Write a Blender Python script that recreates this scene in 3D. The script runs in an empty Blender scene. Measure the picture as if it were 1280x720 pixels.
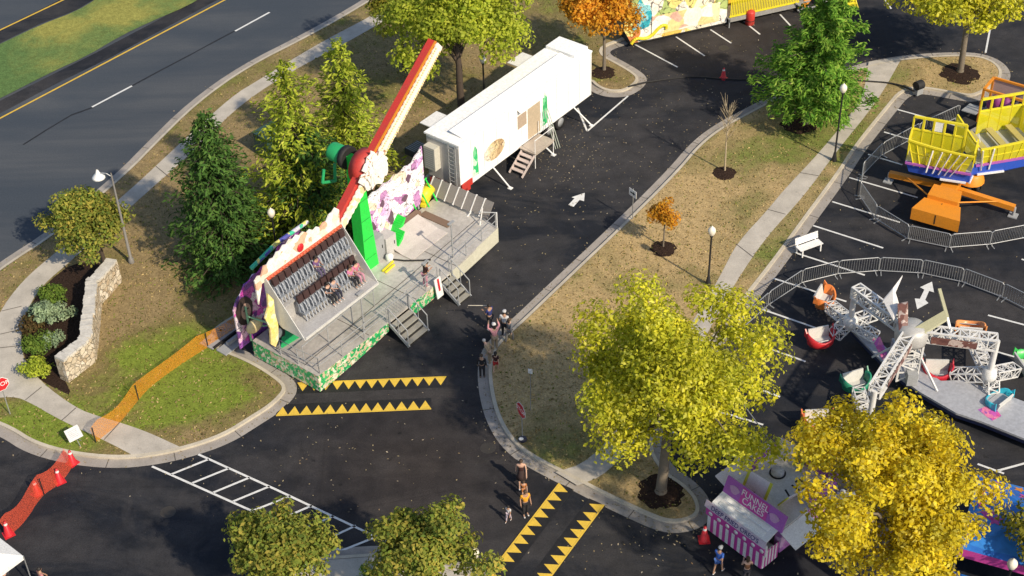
import bpy, math, random
import numpy as np
from mathutils import Vector, Matrix, Euler

random.seed(7)
RNG = np.random.default_rng(7)
scene = bpy.context.scene
COL = scene.collection
R = math.radians
PI = math.pi

# ------------------------------------------------------------------ camera
FPX, PITCH, ROLL, CAMH = 1896.2, 0.68050, -0.03196, 51.2
_F = Vector((0, math.cos(PITCH), -math.sin(PITCH)))
_X = Vector((1, 0, 0))
_Y = _X.cross(_F)
_R = _X * math.cos(ROLL) + _Y * math.sin(ROLL)
_U = -_X * math.sin(ROLL) + _Y * math.cos(ROLL)
CAM = Vector((0, 0, CAMH))
cam = bpy.data.cameras.new('camera')
cam.sensor_width = 36.0
cam.lens = FPX / 1280 * 36.0
cam.clip_start = 0.5
cam.clip_end = 5000
camo = bpy.data.objects.new('camera', cam)
M = Matrix((( _R.x, _U.x, -_F.x, 0), (_R.y, _U.y, -_F.y, 0), (_R.z, _U.z, -_F.z, CAMH), (0, 0, 0, 1)))
camo.matrix_world = M
COL.objects.link(camo)
scene.camera = camo


def g(x, y, z=0.0):
    """survey: the point at height z that the photograph shows at pixel x, y"""
    d = _F + _R * ((x - 640) / FPX) - _U * ((y - 360) / FPX)
    return CAM + d * ((z - CAMH) / d.z)


# ------------------------------------------------------------------ light
SUN_EL, SUN_AZ = R(38), R(-49)          # low evening sun from the lower right
sd = Vector((math.cos(SUN_EL) * math.cos(SUN_AZ), math.cos(SUN_EL) * math.sin(SUN_AZ), math.sin(SUN_EL)))
sun = bpy.data.lights.new('sun', 'SUN')
sun.energy = 5.0
sun.angle = R(1.2)
sun.color = (1.0, 0.87, 0.67)
suno = bpy.data.objects.new('sun', sun)
suno.rotation_euler = sd.to_track_quat('Z', 'Y').to_euler()
suno.location = (40, -30, 60)
COL.objects.link(suno)
world = bpy.data.worlds.new('World')
scene.world = world
world.use_nodes = True
wn = world.node_tree
bg = wn.nodes['Background']
sky = wn.nodes.new('ShaderNodeTexSky')
sky.sky_type = 'NISHITA'
sky.sun_disc = False
sky.sun_elevation = SUN_EL
sky.sun_rotation = math.atan2(sd.x, sd.y)
wn.links.new(sky.outputs[0], bg.inputs[0])
bg.inputs[1].default_value = 0.15
scene.view_settings.view_transform = 'Standard'
scene.view_settings.look = 'None'
scene.view_settings.exposure = 0
scene.cycles.max_bounces = 8
scene.cycles.transparent_max_bounces = 12

# ------------------------------------------------------------------ materials
MATS = {}


class NT:
    def __init__(s, name):
        s.m = bpy.data.materials.new(name)
        s.m.use_nodes = True
        s.t = s.m.node_tree
        s.bsdf = s.t.nodes['Principled BSDF']
        s.out = s.t.nodes['Material Output']

    def n(s, kind, **kw):
        nd = s.t.nodes.new('ShaderNode' + kind)
        for k, v in kw.items():
            setattr(nd, k, v)
        return nd

    def l(s, a, b):
        s.t.links.new(a, b)

    def pos(s, scale=(1, 1, 1), rot=0, space='world'):
        if space == 'world':
            src = s.n('NewGeometry').outputs['Position']
        else:
            src = s.n('TexCoord').outputs['Object']
        mp = s.n('Mapping')
        mp.inputs['Scale'].default_value = scale
        mp.inputs['Rotation'].default_value = (0, 0, rot)
        s.l(src, mp.inputs[0])
        return mp.outputs[0]

    def noise(s, vec, scale, detail=4, rough=.55, dist=0):
        nd = s.n('TexNoise')
        nd.inputs['Scale'].default_value = scale
        nd.inputs['Detail'].default_value = detail
        nd.inputs['Roughness'].default_value = rough
        nd.inputs['Distortion'].default_value = dist
        s.l(vec, nd.inputs['Vector'])
        return nd.outputs['Fac']

    def ramp(s, fac, stops, interp='LINEAR'):
        nd = s.n('ValToRGB')
        cr = nd.color_ramp
        cr.interpolation = interp
        while len(cr.elements) < len(stops):
            cr.elements.new(0.5)
        for e, (p, c) in zip(cr.elements, stops):
            e.position = p
            e.color = (c, c, c, 1) if isinstance(c, (int, float)) else (*c, 1)
        s.l(fac, nd.inputs[0])
        return nd.outputs[0]

    def mix(s, fac, a, b, mode='MIX'):
        nd = s.n('MixRGB', blend_type=mode)
        for sock, v in ((nd.inputs[0], fac), (nd.inputs[1], a), (nd.inputs[2], b)):
            if isinstance(v, (int, float)):
                sock.default_value = v if sock.type == 'VALUE' else (v, v, v, 1)
            elif isinstance(v, tuple):
                sock.default_value = (*v, 1)
            else:
                s.l(v, sock)
        return nd.outputs[0]

    def math(s, op, a, b=0.0, clamp=False):
        nd = s.n('Math', operation=op, use_clamp=clamp)
        for i, v in enumerate((a, b)):
            if isinstance(v, (int, float)):
                nd.inputs[i].default_value = v
            else:
                s.l(v, nd.inputs[i])
        return nd.outputs[0]

    def blob(s, pt, r0, r1):
        """1 within r0 of a ground point, fading to 0 at r1"""
        d = s.n('VectorMath', operation='DISTANCE')
        s.l(s.n('NewGeometry').outputs['Position'], d.inputs[0])
        d.inputs[1].default_value = pt
        mr = s.n('MapRange')
        mr.inputs['From Min'].default_value = r0
        mr.inputs['From Max'].default_value = r1
        mr.inputs['To Min'].default_value = 1
        mr.inputs['To Max'].default_value = 0
        s.l(d.outputs['Value'], mr.inputs[0])
        return mr.outputs[0]

    def bump(s, h, strength=.3, dist=.05):
        b = s.n('Bump')
        b.inputs['Strength'].default_value = strength
        b.inputs['Distance'].default_value = dist
        s.l(h, b.inputs['Height'])
        s.l(b.outputs[0], s.bsdf.inputs['Normal'])

    def done(s, col, rough=.6, metal=0.0, spec=.5):
        if isinstance(col, tuple):
            s.bsdf.inputs['Base Color'].default_value = (*col, 1)
        else:
            s.l(col, s.bsdf.inputs['Base Color'])
        if isinstance(rough, (int, float)):
            s.bsdf.inputs['Roughness'].default_value = rough
        else:
            s.l(rough, s.bsdf.inputs['Roughness'])
        s.bsdf.inputs['Metallic'].default_value = metal
        s.bsdf.inputs['Specular IOR Level'].default_value = spec
        return s.m


def paint(name, c, rough=.5, metal=0.0, var=.25, scale=2.5, dirt=(.12, .1, .08), spec=.4):
    if name in MATS:
        return MATS[name]
    t = NT(name)
    p = t.pos(space='object')
    n = t.ramp(t.noise(p, scale, 6, .65), [(.35, 0), (.75, 1)])
    n2 = t.ramp(t.noise(p, scale * 9, 3), [(.3, 0.85), (.7, 1.1)])
    col = t.mix(t.math('MULTIPLY', n, var), c, tuple(.55 * a + .45 * b for a, b in zip(dirt, c)))
    col = t.mix(1, col, n2, 'MULTIPLY')
    MATS[name] = t.done(col, rough, metal, spec)
    return MATS[name]


def mural(name, cols, scale=1.2, rough=.45, lines=True):
    if name in MATS:
        return MATS[name]
    t = NT(name)
    p = t.pos(space='object')
    nz = t.n('TexNoise')
    nz.inputs['Scale'].default_value = scale * .9
    nz.inputs['Detail'].default_value = 3
    t.l(p, nz.inputs['Vector'])
    wp = t.mix(.45, p, nz.outputs['Color'], 'ADD')
    v = t.n('TexVoronoi')
    v.inputs['Scale'].default_value = scale
    t.l(wp, v.inputs['Vector'])
    sep = t.n('SeparateColor')
    t.l(v.outputs['Color'], sep.inputs[0])
    n = len(cols)
    col = t.ramp(sep.outputs[0], [(i / n, c) for i, c in enumerate(cols)], 'CONSTANT')
    n2 = t.noise(wp, scale * 3.1, 4, .6, 1.0)
    shade = t.ramp(n2, [(.3, .6), (.5, 1.0), (.7, 1.25)])
    col = t.mix(.7, col, shade, 'MULTIPLY')
    if lines:
        w = t.n('TexNoise')
        w.inputs['Scale'].default_value = scale * 1.7
        w.inputs['Detail'].default_value = 2
        t.l(wp, w.inputs['Vector'])
        a = t.math('ABSOLUTE', t.math('SUBTRACT', w.outputs['Fac'], .5))
        ink = t.ramp(a, [(0.012, 1), (.022, 0)])
        col = t.mix(t.math('MULTIPLY', ink, .8), col, (.03, .02, .03))
    MATS[name] = t.done(col, rough)
    return MATS[name]


def leafmat(name, cols, trans=.35, big=.25):
    if name in MATS:
        return MATS[name]
    t = NT(name)
    gi = t.n('NewGeometry')
    n = len(cols)
    col = t.ramp(gi.outputs['Random Per Island'], [(i / (n - 1), c) for i, c in enumerate(cols)])
    hue = t.ramp(t.noise(t.pos(), .75, 4, .6), [(.44, 0), (.62, 1)])
    dull = tuple(sum(c[i] for c in cols) / n * k for i, k in enumerate((.50, .62, .7)))
    col = t.mix(t.math('MULTIPLY', hue, .45), col, dull)
    b = t.ramp(t.noise(t.pos(), .45, 3), [(.3, 1 - big), (.7, 1 + big)])
    col = t.mix(1, col, b, 'MULTIPLY')
    d = t.n('BsdfDiffuse')
    tr = t.n('BsdfTranslucent')
    mx = t.n('MixShader')
    mx.inputs[0].default_value = trans
    t.l(col, d.inputs[0])
    t.l(col, tr.inputs[0])
    t.l(d.outputs[0], mx.inputs[1])
    t.l(tr.outputs[0], mx.inputs[2])
    t.l(mx.outputs[0], t.out.inputs[0])
    MATS[name] = t.m
    return t.m


def netmat(name, c, hole=.4):
    t = NT(name)
    p = t.pos()
    n = t.noise(p, 1.3, 4)
    col = t.mix(n, c, tuple(a * .9 for a in c))
    d = t.n('BsdfDiffuse')
    tr = t.n('BsdfTranslucent')
    t.l(col, d.inputs[0])
    t.l(col, tr.inputs[0])
    m1 = t.n('MixShader')
    m1.inputs[0].default_value = .35
    t.l(d.outputs[0], m1.inputs[1])
    t.l(tr.outputs[0], m1.inputs[2])
    tp = t.n('BsdfTransparent')
    m2 = t.n('MixShader')
    t.l(t.ramp(t.noise(p, 24, 2), [(.35, hole * .6), (.65, hole * 1.4)]), m2.inputs[0])
    t.l(m1.outputs[0], m2.inputs[1])
    t.l(tp.outputs[0], m2.inputs[2])
    t.l(m2.outputs[0], t.out.inputs[0])
    return t.m


# ground materials -------------------------------------------------
def mat_asphalt():
    t = NT('asphalt')
    p = t.pos()
    fine = t.noise(p, 14, 3, .7)
    mid = t.noise(p, 1.1, 6, .65)
    stain = t.noise(t.pos((.10, .26, 1), R(-35)), 1.0, 6, .62, .8)
    lane = t.noise(t.pos((.5, .05, 1), R(-53)), 1.0, 4, .6)
    s = t.ramp(stain, [(.45, 0), (.53, .7), (.62, 1)])
    l2 = t.ramp(lane, [(.5, 0), (.7, 1)])
    col = t.mix(s, (.0118, .0142, .0205), (.037, .036, .039))
    col = t.mix(t.math('MULTIPLY', l2, .3), col, (.036, .033, .033))
    warm = t.math('MAXIMUM', t.blob(g(920, 45), 1, 9), t.blob(g(520, 580), 1, 8))
    col = t.mix(t.math('MULTIPLY', warm, .6), col, (.046, .036, .031))
    cl = t.noise(t.pos((.16, .16, 1), R(20)), 1.0, 8, .7, 1.4)
    col = t.mix(t.math('MULTIPLY', t.ramp(cl, [(.52, 0), (.60, 1)]), .28), col, (.050, .046, .047))
    wide = t.noise(t.pos((.055, .10, 1), R(-40)), 1.0, 7, .62, 1.2)
    col = t.mix(t.math('MULTIPLY', t.ramp(wide, [(.46, 0), (.60, 1)]), .55), col, (.046, .043, .044))
    drip = t.noise(p, 1.9, 2, .5)
    col = t.mix(t.ramp(drip, [(.70, 0), (.76, .55)]), col, (.007, .007, .008))
    sp_ = t.noise(p, 6.5, 2, .5)
    col = t.mix(t.ramp(sp_, [(.70, 0), (.75, .35)]), col, (.085, .078, .07))
    col = t.mix(1, col, t.ramp(mid, [(.3, .72), (.7, 1.28)]), 'MULTIPLY')
    col = t.mix(1, col, t.ramp(fine, [(.25, .7), (.75, 1.3)]), 'MULTIPLY')
    vo = t.n('TexVoronoi', feature='DISTANCE_TO_EDGE')
    vo.inputs['Scale'].default_value = .12
    t.l(t.mix(.5, t.pos(), t.noise(p, .8, 4), 'ADD'), vo.inputs['Vector'])
    crack = t.ramp(vo.outputs['Distance'], [(.0, .75), (.006, 1)])
    col = t.mix(.6, col, crack, 'MULTIPLY')
    t.bump(fine, .35, .02)
    return t.done(col, t.ramp(mid, [(.3, .75), (.7, .95)]), 0, .22)


def mat_road():
    t = NT('worn_asphalt')
    a = R(-50)
    p = t.pos()
    fine = t.noise(p, 10, 3, .7)
    streak = t.noise(t.pos((.035, .55, 1), a), 1.0, 5, .6)
    big = t.noise(t.pos((.06, .12, 1), a), 1.0, 5, .6, .5)
    col = t.mix(t.ramp(streak, [(.35, 0), (.65, 1)]), (.052, .062, .077), (.082, .089, .099))
    col = t.mix(t.ramp(big, [(.45, 0), (.62, .8)]), col, (.045, .057, .074))
    col = t.mix(1, col, t.ramp(fine, [(.25, .85), (.75, 1.15)]), 'MULTIPLY')
    t.bump(fine, .3, .02)
    return t.done(col, .85, 0, .25)


def mat_grass(name, dry, mid, green, blobs, bias=0.0):
    t = NT(name)
    p = t.pos()
    patch = t.noise(p, .16, 6, .62, .6)
    tuft = t.noise(p, 2.6, 5, .7)
    fine = t.noise(p, 11, 4, .75)
    f = t.math('ADD', t.math('ADD', t.math('MULTIPLY', patch, 2.1), -.80 + bias), t.math('MULTIPLY', tuft, .3))
    big = t.noise(p, .42, 5, .6, .4)
    f = t.math('ADD', f, t.math('MULTIPLY', t.math('SUBTRACT', big, .5), .8))
    for pt, r0, r1, amt in blobs:
        f = t.math('ADD', f, t.math('MULTIPLY', t.blob(pt, r0, r1), amt))
    col = t.ramp(f, [(.2, dry), (.5, mid), (.8, green)])
    col = t.mix(1, col, t.ramp(tuft, [(.25, .72), (.75, 1.28)]), 'MULTIPLY')
    col = t.mix(1, col, t.ramp(fine, [(.25, .55), (.5, 1.0), (.75, 1.45)]), 'MULTIPLY')
    t.bump(fine, .8, .06)
    return t.done(col, .95, 0, .1)


def mat_concrete(name, c=(.36, .33, .29), joint=None):
    t = NT(name)
    p = t.pos()
    mid = t.noise(p, .9, 6, .65)
    fine = t.noise(p, 16, 3, .7)
    spots = t.noise(p, 3.1, 5, .7)
    col = t.mix(t.ramp(mid, [(.35, 0), (.7, 1)]), c, tuple(a * .72 for a in c))
    col = t.mix(t.ramp(spots, [(.6, 0), (.75, .55)]), col, tuple(a * .45 for a in c))
    col = t.mix(1, col, t.ramp(fine, [(.3, .88), (.7, 1.1)]), 'MULTIPLY')
    t.bump(fine, .2, .01)
    return t.done(col, .9, 0, .2)


def mat_mulch():
    t = NT('mulch')
    p = t.pos()
    n = t.noise(p, 9, 5, .8)
    col = t.ramp(n, [(.3, (.012, .008, .006)), (.6, (.05, .03, .022)), (.8, (.09, .06, .045))])
    t.bump(n, 1, .08)
    return t.done(col, .95, 0, .1)


def mat_stone():
    t = NT('rubble_stone')
    p = t.pos()
    v = t.n('TexVoronoi')
    v.inputs['Scale'].default_value = 3.6
    t.l(t.mix(.25, t.pos(), t.noise(p, 2, 3), 'ADD'), v.inputs['Vector'])
    sep = t.n('SeparateColor')
    t.l(v.outputs['Color'], sep.inputs[0])
    col = t.ramp(sep.outputs[0], [(0, (.44, .37, .27)), (.35, (.60, .53, .41)), (.7, (.48, .38, .26)), (1, (.70, .64, .54))])
    e = t.n('TexVoronoi', feature='DISTANCE_TO_EDGE')
    e.inputs['Scale'].default_value = 3.6
    t.l(t.mix(.25, t.pos(), t.noise(p, 2, 3), 'ADD'), e.inputs['Vector'])
    j = t.ramp(e.outputs['Distance'], [(0, .45), (.06, 1)])
    col = t.mix(1, col, j, 'MULTIPLY')
    col = t.mix(1, col, t.ramp(t.noise(p, 9, 4), [(.3, .75), (.7, 1.2)]), 'MULTIPLY')
    t.bump(j, .9, .08)
    return t.done(col, .9, 0, .2)


ASPHALT, ROAD, MULCH, STONE = mat_asphalt(), mat_road(), mat_mulch(), mat_stone()
GUTTER, KERB = mat_concrete('gutter_concrete', (.37, .335, .30)), mat_concrete('kerb_concrete', (.56, .50, .40))
WALK = mat_concrete('walk_concrete', (.52, .475, .41))
WHITE_LINE = paint('white_road_paint', (.74, .74, .72), .7, var=.5, scale=3, dirt=(.1, .1, .1))
YELLOW_LINE = paint('yellow_road_paint', (.72, .46, .05), .7, var=.5, scale=3, dirt=(.1, .08, .05))
TOOTH = paint('yellow_crosswalk_paint', (.78, .52, .06), .7, var=.45, scale=3, dirt=(.1, .08, .05))
SEAL = paint('tar_seal', (.012, .012, .014), .6, var=.2)
TAN, OLIVE, GREEN = (.27, .20, .10), (.19, .16, .06), (.18, .23, .035)
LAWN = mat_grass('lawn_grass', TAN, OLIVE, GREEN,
                 [(g(250, 480), 1, 7, .42), (g(170, 465), 1, 5, .35), (g(40, 530), 1, 5, .5), (g(160, 385), .5, 4, -.65), (g(215, 250), 1, 8, -.35),  # green and dry turf patches; the sunlit band is put into the green
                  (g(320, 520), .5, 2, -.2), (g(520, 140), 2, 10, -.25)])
VERGE = mat_grass('verge_grass', TAN, OLIVE, GREEN, [(g(60, 320), 1, 9, .3), (g(480, 10), 1, 8, .2), (g(300, 105), 1, 8, -.1)])
MEDIAN = mat_grass('median_grass', (.42, .305, .15), (.27, .215, .095), (.17, .19, .05),
                   [(g(835, 270), 2, 6, -.35), (g(700, 320), 1, 3.5, .35), (g(980, 320), 1, 6, .45), (g(1060, 195), 1, 6, .25), (g(680, 450), 2, 7, -.3), (g(950, 170), 2, 8, .12), (g(1190, 100), 1, 5, .1), (g(1060, 130), 1, 6, .1)], -.06)
STRIP = mat_grass('road_median_grass', (.28, .27, .07), (.15, .20, .06), (.10, .17, .055),
                  [(g(150, 15), .5, 6, -.6), (g(60, 40), .3, 3, -.6), (g(60, 100), 2, 10, .15)], .32)
FIELD = mat_grass('field_grass', TAN, OLIVE, GREEN, [])


# ------------------------------------------------------------------ mesh builder
class MB:
    def __init__(s):
        s.v, s.f, s.sm = [], [], []

    def add(s, vs, fs, smooth=False):
        o = len(s.v)
        s.v += [tuple(p) for p in vs]
        s.f += [tuple(i + o for i in f) for f in fs]
        s.sm += [smooth] * len(fs)
        return s

    def box(s, c, d, rot=None):
        c = Vector(c)
        pts = []
        for z in (-1, 1):
            for x, y in ((-1, -1), (1, -1), (1, 1), (-1, 1)):
                p = Vector((x * d[0] / 2, y * d[1] / 2, z * d[2] / 2))
                if rot is not None:
                    p = rot @ p
                pts.append(c + p)
        return s.add(pts, [(3, 2, 1, 0), (4, 5, 6, 7), (0, 1, 5, 4), (1, 2, 6, 5), (2, 3, 7, 6), (3, 0, 4, 7)])

    def bar(s, p, q, w, h=None):
        p, q = Vector(p), Vector(q)
        h = h or w
        d = q - p
        L = d.length
        if L < 1e-6:
            return s
        d /= L
        side = d.cross(Vector((0, 0, 1)))
        side = side.normalized() if side.length > .02 else Vector((1, 0, 0))
        up = side.cross(d)
        rot = Matrix((side, d, up)).transposed()
        return s.box((p + q) / 2, (w, L, h), rot)

    def tube(s, p, q, r, r2=None, n=8, cap=True):
        p, q = Vector(p), Vector(q)
        r2 = r if r2 is None else r2
        d = (q - p)
        if d.length < 1e-6:
            return s
        d.normalize()
        a = d.cross(Vector((0, 0, 1)))
        a = a.normalized() if a.length > .02 else Vector((1, 0, 0))
        b = d.cross(a)
        vs = [c + (a * math.cos(2 * PI * i / n) + b * math.sin(2 * PI * i / n)) * rr for c, rr in ((p, r), (q, r2)) for i in range(n)]
        s.add(vs, [(i, (i + 1) % n, n + (i + 1) % n, n + i) for i in range(n)], True)
        if cap:
            s.add(vs[:n], [tuple(range(n))[::-1]])
            s.add(vs[n:], [tuple(range(n))])
        return s

    def path(s, pts, r, n=6):
        for a, b in zip(pts, pts[1:]):
            s.tube(a, b, r, None, n)
        return s

    def poly(s, pts):
        return s.add(pts, [tuple(range(len(pts)))])

    def prism(s, pts, off):
        off = Vector(off)
        n = len(pts)
        a = [Vector(p) for p in pts]
        return s.add(a + [p + off for p in a], [tuple(range(n))[::-1], tuple(range(n, 2 * n))] + [(i, (i + 1) % n, n + (i + 1) % n, n + i) for i in range(n)])

    def lathe(s, prof, c=(0, 0, 0), n=14, ax=None):
        c = Vector(c)
        vs = []
        for r, z in prof:
            for i in range(n):
                p = Vector((r * math.cos(2 * PI * i / n), r * math.sin(2 * PI * i / n), z))
                vs.append(c + (ax @ p if ax is not None else p))
        fs = [(k * n + i, k * n + (i + 1) % n, (k + 1) * n + (i + 1) % n, (k + 1) * n + i) for k in range(len(prof) - 1) for i in range(n)]
        return s.add(vs, fs, True)

    def ball(s, c, r, n=12, m=8):
        r = (r, r, r) if isinstance(r, (int, float)) else r
        c = Vector(c)
        vs, fs = [], []
        for k in range(m + 1):
            a = PI * k / m
            for i in range(n):
                b = 2 * PI * i / n
                vs.append(c + Vector((r[0] * math.sin(a) * math.cos(b), r[1] * math.sin(a) * math.sin(b), r[2] * math.cos(a))))
        for k in range(m):
            for i in range(n):
                fs.append((k * n + i, (k + 1) * n + i, (k + 1) * n + (i + 1) % n, k * n + (i + 1) % n))
        return s.add(vs, fs, True)

    def build(s, name, mat, parent=None, label=None):
        me = bpy.data.meshes.new(name)
        me.from_pydata(s.v, [], s.f)
        me.polygons.foreach_set('use_smooth', s.sm)
        me.materials.append(mat)
        me.update()
        o = bpy.data.objects.new(name, me)
        COL.objects.link(o)
        if parent is not None:
            o.parent = parent
        if label:
            o['label'] = label
        return o


def struct(o):
    o['kind'] = 'structure'
    return o


def stuff(o, label=None, cat=None):
    o['kind'] = 'stuff'
    if label:
        o['label'], o['category'] = label, cat
    return o


def tag(o, label, cat, group=None):
    o['label'], o['category'] = label, cat
    if group:
        o['group'] = group
    return o


def thing(name, label, cat, loc=(0, 0, 0), rz=0.0, group=None):
    o = bpy.data.objects.new(name, None)
    o.empty_display_size = .2
    COL.objects.link(o)
    o.location = loc
    o.rotation_euler = (0, 0, rz)
    return tag(o, label, cat, group)


def copy_tree(o, parent=None):
    c = o.copy()
    COL.objects.link(c)
    if parent is not None:
        c.parent = parent
    for ch in list(o.children):
        copy_tree(ch, c)
    return c


def place(o, label, loc, rz=0.0):
    o.location = loc
    o.rotation_euler = (0, 0, rz)
    o['label'] = label
    return o


def frame(a, b, z=0.0):
    """a thing's own axes from two surveyed pixels: origin on the ground, x from a to b"""
    A, B = g(*a, z), g(*b, z)
    rz = math.atan2(B.y - A.y, B.x - A.x)
    O = Vector((A.x, A.y, 0))
    inv = (Matrix.Translation(O) @ Matrix.Rotation(rz, 4, 'Z')).inverted()
    return O, rz, (lambda x, y, zz=0.0: inv @ g(x, y, zz))


def lettering(text, size, mat, parent, loc, rot, name='lettering', ext=.004):
    cu = bpy.data.curves.new(name, 'FONT')
    cu.body = text
    cu.size = size
    cu.extrude = ext
    cu.align_x = 'CENTER'
    cu.align_y = 'CENTER'
    cu.space_line = .8
    tmp = bpy.data.objects.new(name, cu)
    me = bpy.data.meshes.new_from_object(tmp)
    bpy.data.objects.remove(tmp)
    bpy.data.curves.remove(cu)
    me.materials.clear()
    me.materials.append(mat)
    o = bpy.data.objects.new(name, me)
    COL.objects.link(o)
    o.parent = parent
    o.location = loc
    o.rotation_euler = rot
    return o


# ------------------------------------------------------------------ ground shapes
def chaikin(p, it=2, closed=True):
    for _ in range(it):
        q = []
        n = len(p)
        rng = range(n if closed else n - 1)
        if not closed:
            q.append(p[0])
        for i in rng:
            a, b = p[i], p[(i + 1) % n]
            q += [a * .75 + b * .25, a * .25 + b * .75]
        if not closed:
            q.append(p[-1])
        p = q
    return p


def W(px, it=2, closed=True, z=0.0):
    return chaikin([g(x, y, z) for x, y in px], it, closed)


def inset(p, d):
    """offset a closed outline inwards by d"""
    n = len(p)
    area = sum(p[i].x * p[(i + 1) % n].y - p[(i + 1) % n].x * p[i].y for i in range(n))
    sg = 1 if area > 0 else -1
    out = []
    for i in range(n):
        a, b, c = p[i - 1], p[i], p[(i + 1) % n]
        e, f = (b - a), (c - b)
        n1 = Vector((-e.y, e.x, 0)).normalized() * sg
        n2 = Vector((-f.y, f.x, 0)).normalized() * sg
        m = n1 + n2
        m = m.normalized() if m.length > .1 else n1
        k = min(1 / max(m.dot(n1), .5), 1.6)
        out.append(Vector((b.x, b.y, 0)) + m * d * k)
    return out


def atz(p, z):
    return [Vector((q.x, q.y, z)) for q in p]


def sheet(name, pts, z, mat):
    return struct(MB().poly(atz(pts, z)).build(name, mat))


def ring(mb, a, b, za, zb):
    n = len(a)
    A, B = atz(a, za), atz(b, zb)
    mb.add(A + B, [(i, (i + 1) % n, n + (i + 1) % n, n + i) for i in range(n)])


def island(name, outline, grass, gut=.55, kb=.18, h=.13):
    o1, o2 = inset(outline, gut), inset(outline, gut + kb)
    mb = MB()
    ring(mb, outline, o1, .004, .012)
    struct(mb.build('gutter', GUTTER))
    mb = MB()
    ring(mb, o1, o1, .0, h)
    ring(mb, o1, o2, h, h + .006)
    struct(mb.build('kerb', KERB))
    mb = MB()
    mb.poly(atz(o2, h - .012))
    return struct(mb.build(name, grass))


def strip(p, q, w, z):
    p, q = Vector((p.x, p.y, z)), Vector((q.x, q.y, z))
    d = (q - p).normalized()
    s = Vector((-d.y, d.x, 0)) * w / 2
    return [p - s, q - s, q + s, p + s]


def line(px0, px1, w=.11, z=.006, mat=None, name='painted_line'):
    return struct(MB().poly(strip(g(*px0), g(*px1), w, z)).build(name, mat or WHITE_LINE))


GZ = .12          # height of lawn tops above the asphalt
struct(MB().poly([(-2500, -1500, -.02), (2500, -1500, -.02), (2500, 3500, -.02), (-2500, 3500, -.02)]).build('ground', FIELD))
sheet('parking_lot', [Vector(p) for p in ((-70, 15, 0), (75, 15, 0), (75, 150, 0), (-70, 150, 0))], 0.0, ASPHALT)

# the big lawn on the left with the bulb of the island at the head of the drive
lawn_px = [(-150, 470), (-80, 515), (-30, 535), (0, 545), (32, 566), (82, 580), (140, 586), (190, 582), (237, 572), (287, 555), (325, 531), (350, 515),
           (368, 497), (372, 486), (368, 475), (345, 458), (320, 444), (285, 430), (279, 424), (283, 416), (310, 400), (400, 335), (480, 276), (560, 215), (640, 155), (700, 112), (728, 104), (738, 114), (755, 121), (775, 122), (790, 119), (805, 109), (810, 99),
           (802, 90), (780, 77), (762, 68), (764, 62), (790, 54), (830, 26), (880, -8), (940, -60), (1000, -130), (840, -190), (690, -140), (530, -50), (452, 1), (380, 42), (300, 82), (235, 128), (180, 182), (150, 213), (62, 288), (0, 327), (-60, 372), (-150, 430)]
lawn_out = W(lawn_px)
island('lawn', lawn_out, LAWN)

med_px = [(596, 470), (600, 440), (618, 418), (640, 399), (681, 360), (780, 267), (835, 212), (862, 180), (890, 158), (925, 139), (960, 121), (1020, 97), (1087, 76), (1130, 69), (1185, 65), (1225, 66),
          (1250, 75), (1263, 88), (1263, 100), (1252, 113), (1235, 122), (1222, 127), (1205, 127), (1155, 117), (1137, 119), (1122, 137), (1082, 187), (1060, 222), (1016, 282), (992, 316), (965, 352), (930, 396), (890, 450), (850, 515), (826, 556), (842, 585), (867, 600), (887, 622),
          (891, 645), (877, 660), (850, 667), (827, 665), (805, 657), (752, 632), (700, 605), (652, 580), (630, 562), (614, 540), (602, 510)]
island('median', W(med_px), MEDIAN)

# concrete corner at the bottom, mostly under the two round trees
bot_px = [(300, 800), (310, 720), (350, 694), (400, 687), (425, 685), (487, 681), (540, 690), (600, 710), (617, 719), (640, 760), (620, 840), (420, 860)]
island('planted_corner', W(bot_px), WALK)
# main road with its grass median
road = [(-420, 260), (-420, 520), (-150, 432), (-60, 374), (0, 329), (62, 290), (150, 215), (180, 184), (235, 130), (300, 84), (380, 44), (452, 3), (530, -48), (690, -138), (760, -190), (500, -330), (250, -220), (0, -60)]
sheet('main_road', W(road, 1), .003, ROAD)
stp = [(-250, 245), (0, 124), (60, 93), (110, 70), (150, 46), (190, 27), (235, 8), (260, -8), (330, -60), (420, -130), (330, -140), (200, -60), (120, 0), (95, 15), (50, 32), (0, 56), (-250, 170)]
sheet('road_median', W(stp, 1), .05, STRIP)
sheet('shoulder', W([(-250, 256), (0, 142), (70, 105), (140, 71), (281, -5), (420, -90), (420, -130), (330, -60), (255, -6), (190, 29), (120, 66), (0, 126), (-250, 246)], 0), .007, ASPHALT)
sheet('shoulder', W([(-250, 168), (0, 54), (50, 30), (95, 13), (120, -2), (230, -76), (200, -90), (78, -2), (0, 37), (-250, 160)], 0), .007, ASPHALT)
line((-250, 278), (0, 148), .14, .012, YELLOW_LINE)
line((0, 148), (281, 0), .14, .012, YELLOW_LINE)
line((281, 0), (420, -82), .14, .012, YELLOW_LINE)
line((-120, 95), (230, -72), .14, .012, YELLOW_LINE)
line((115, 134), (165, 107.5), .15, .012)
line((294, 39), (337, 15.5), .15, .012)
line((-120, 250), (-52, 218), .15, .012)
line((450, -45), (482, -63), .15, .012)
mb = MB()
sp = [(30, 180), (60, 161), (90, 143), (118, 133), (165, 107), (200, 88), (240, 67), (262, 55), (294, 38)]
for a, b in zip(sp, sp[1:]):
    mb.poly(strip(g(a[0] - 1, a[1] + 1), g(b[0] - 1, b[1] + 1), .10 + .08 * random.random(), .009))
struct(mb.build('tar_seam', SEAL))


def walk(name, left, right, z=GZ + .006):
    a, b = W(left, 2, False, z), W(right, 2, False, z)
    return struct(MB().poly(a + b[::-1]).build(name, WALK))


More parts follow.
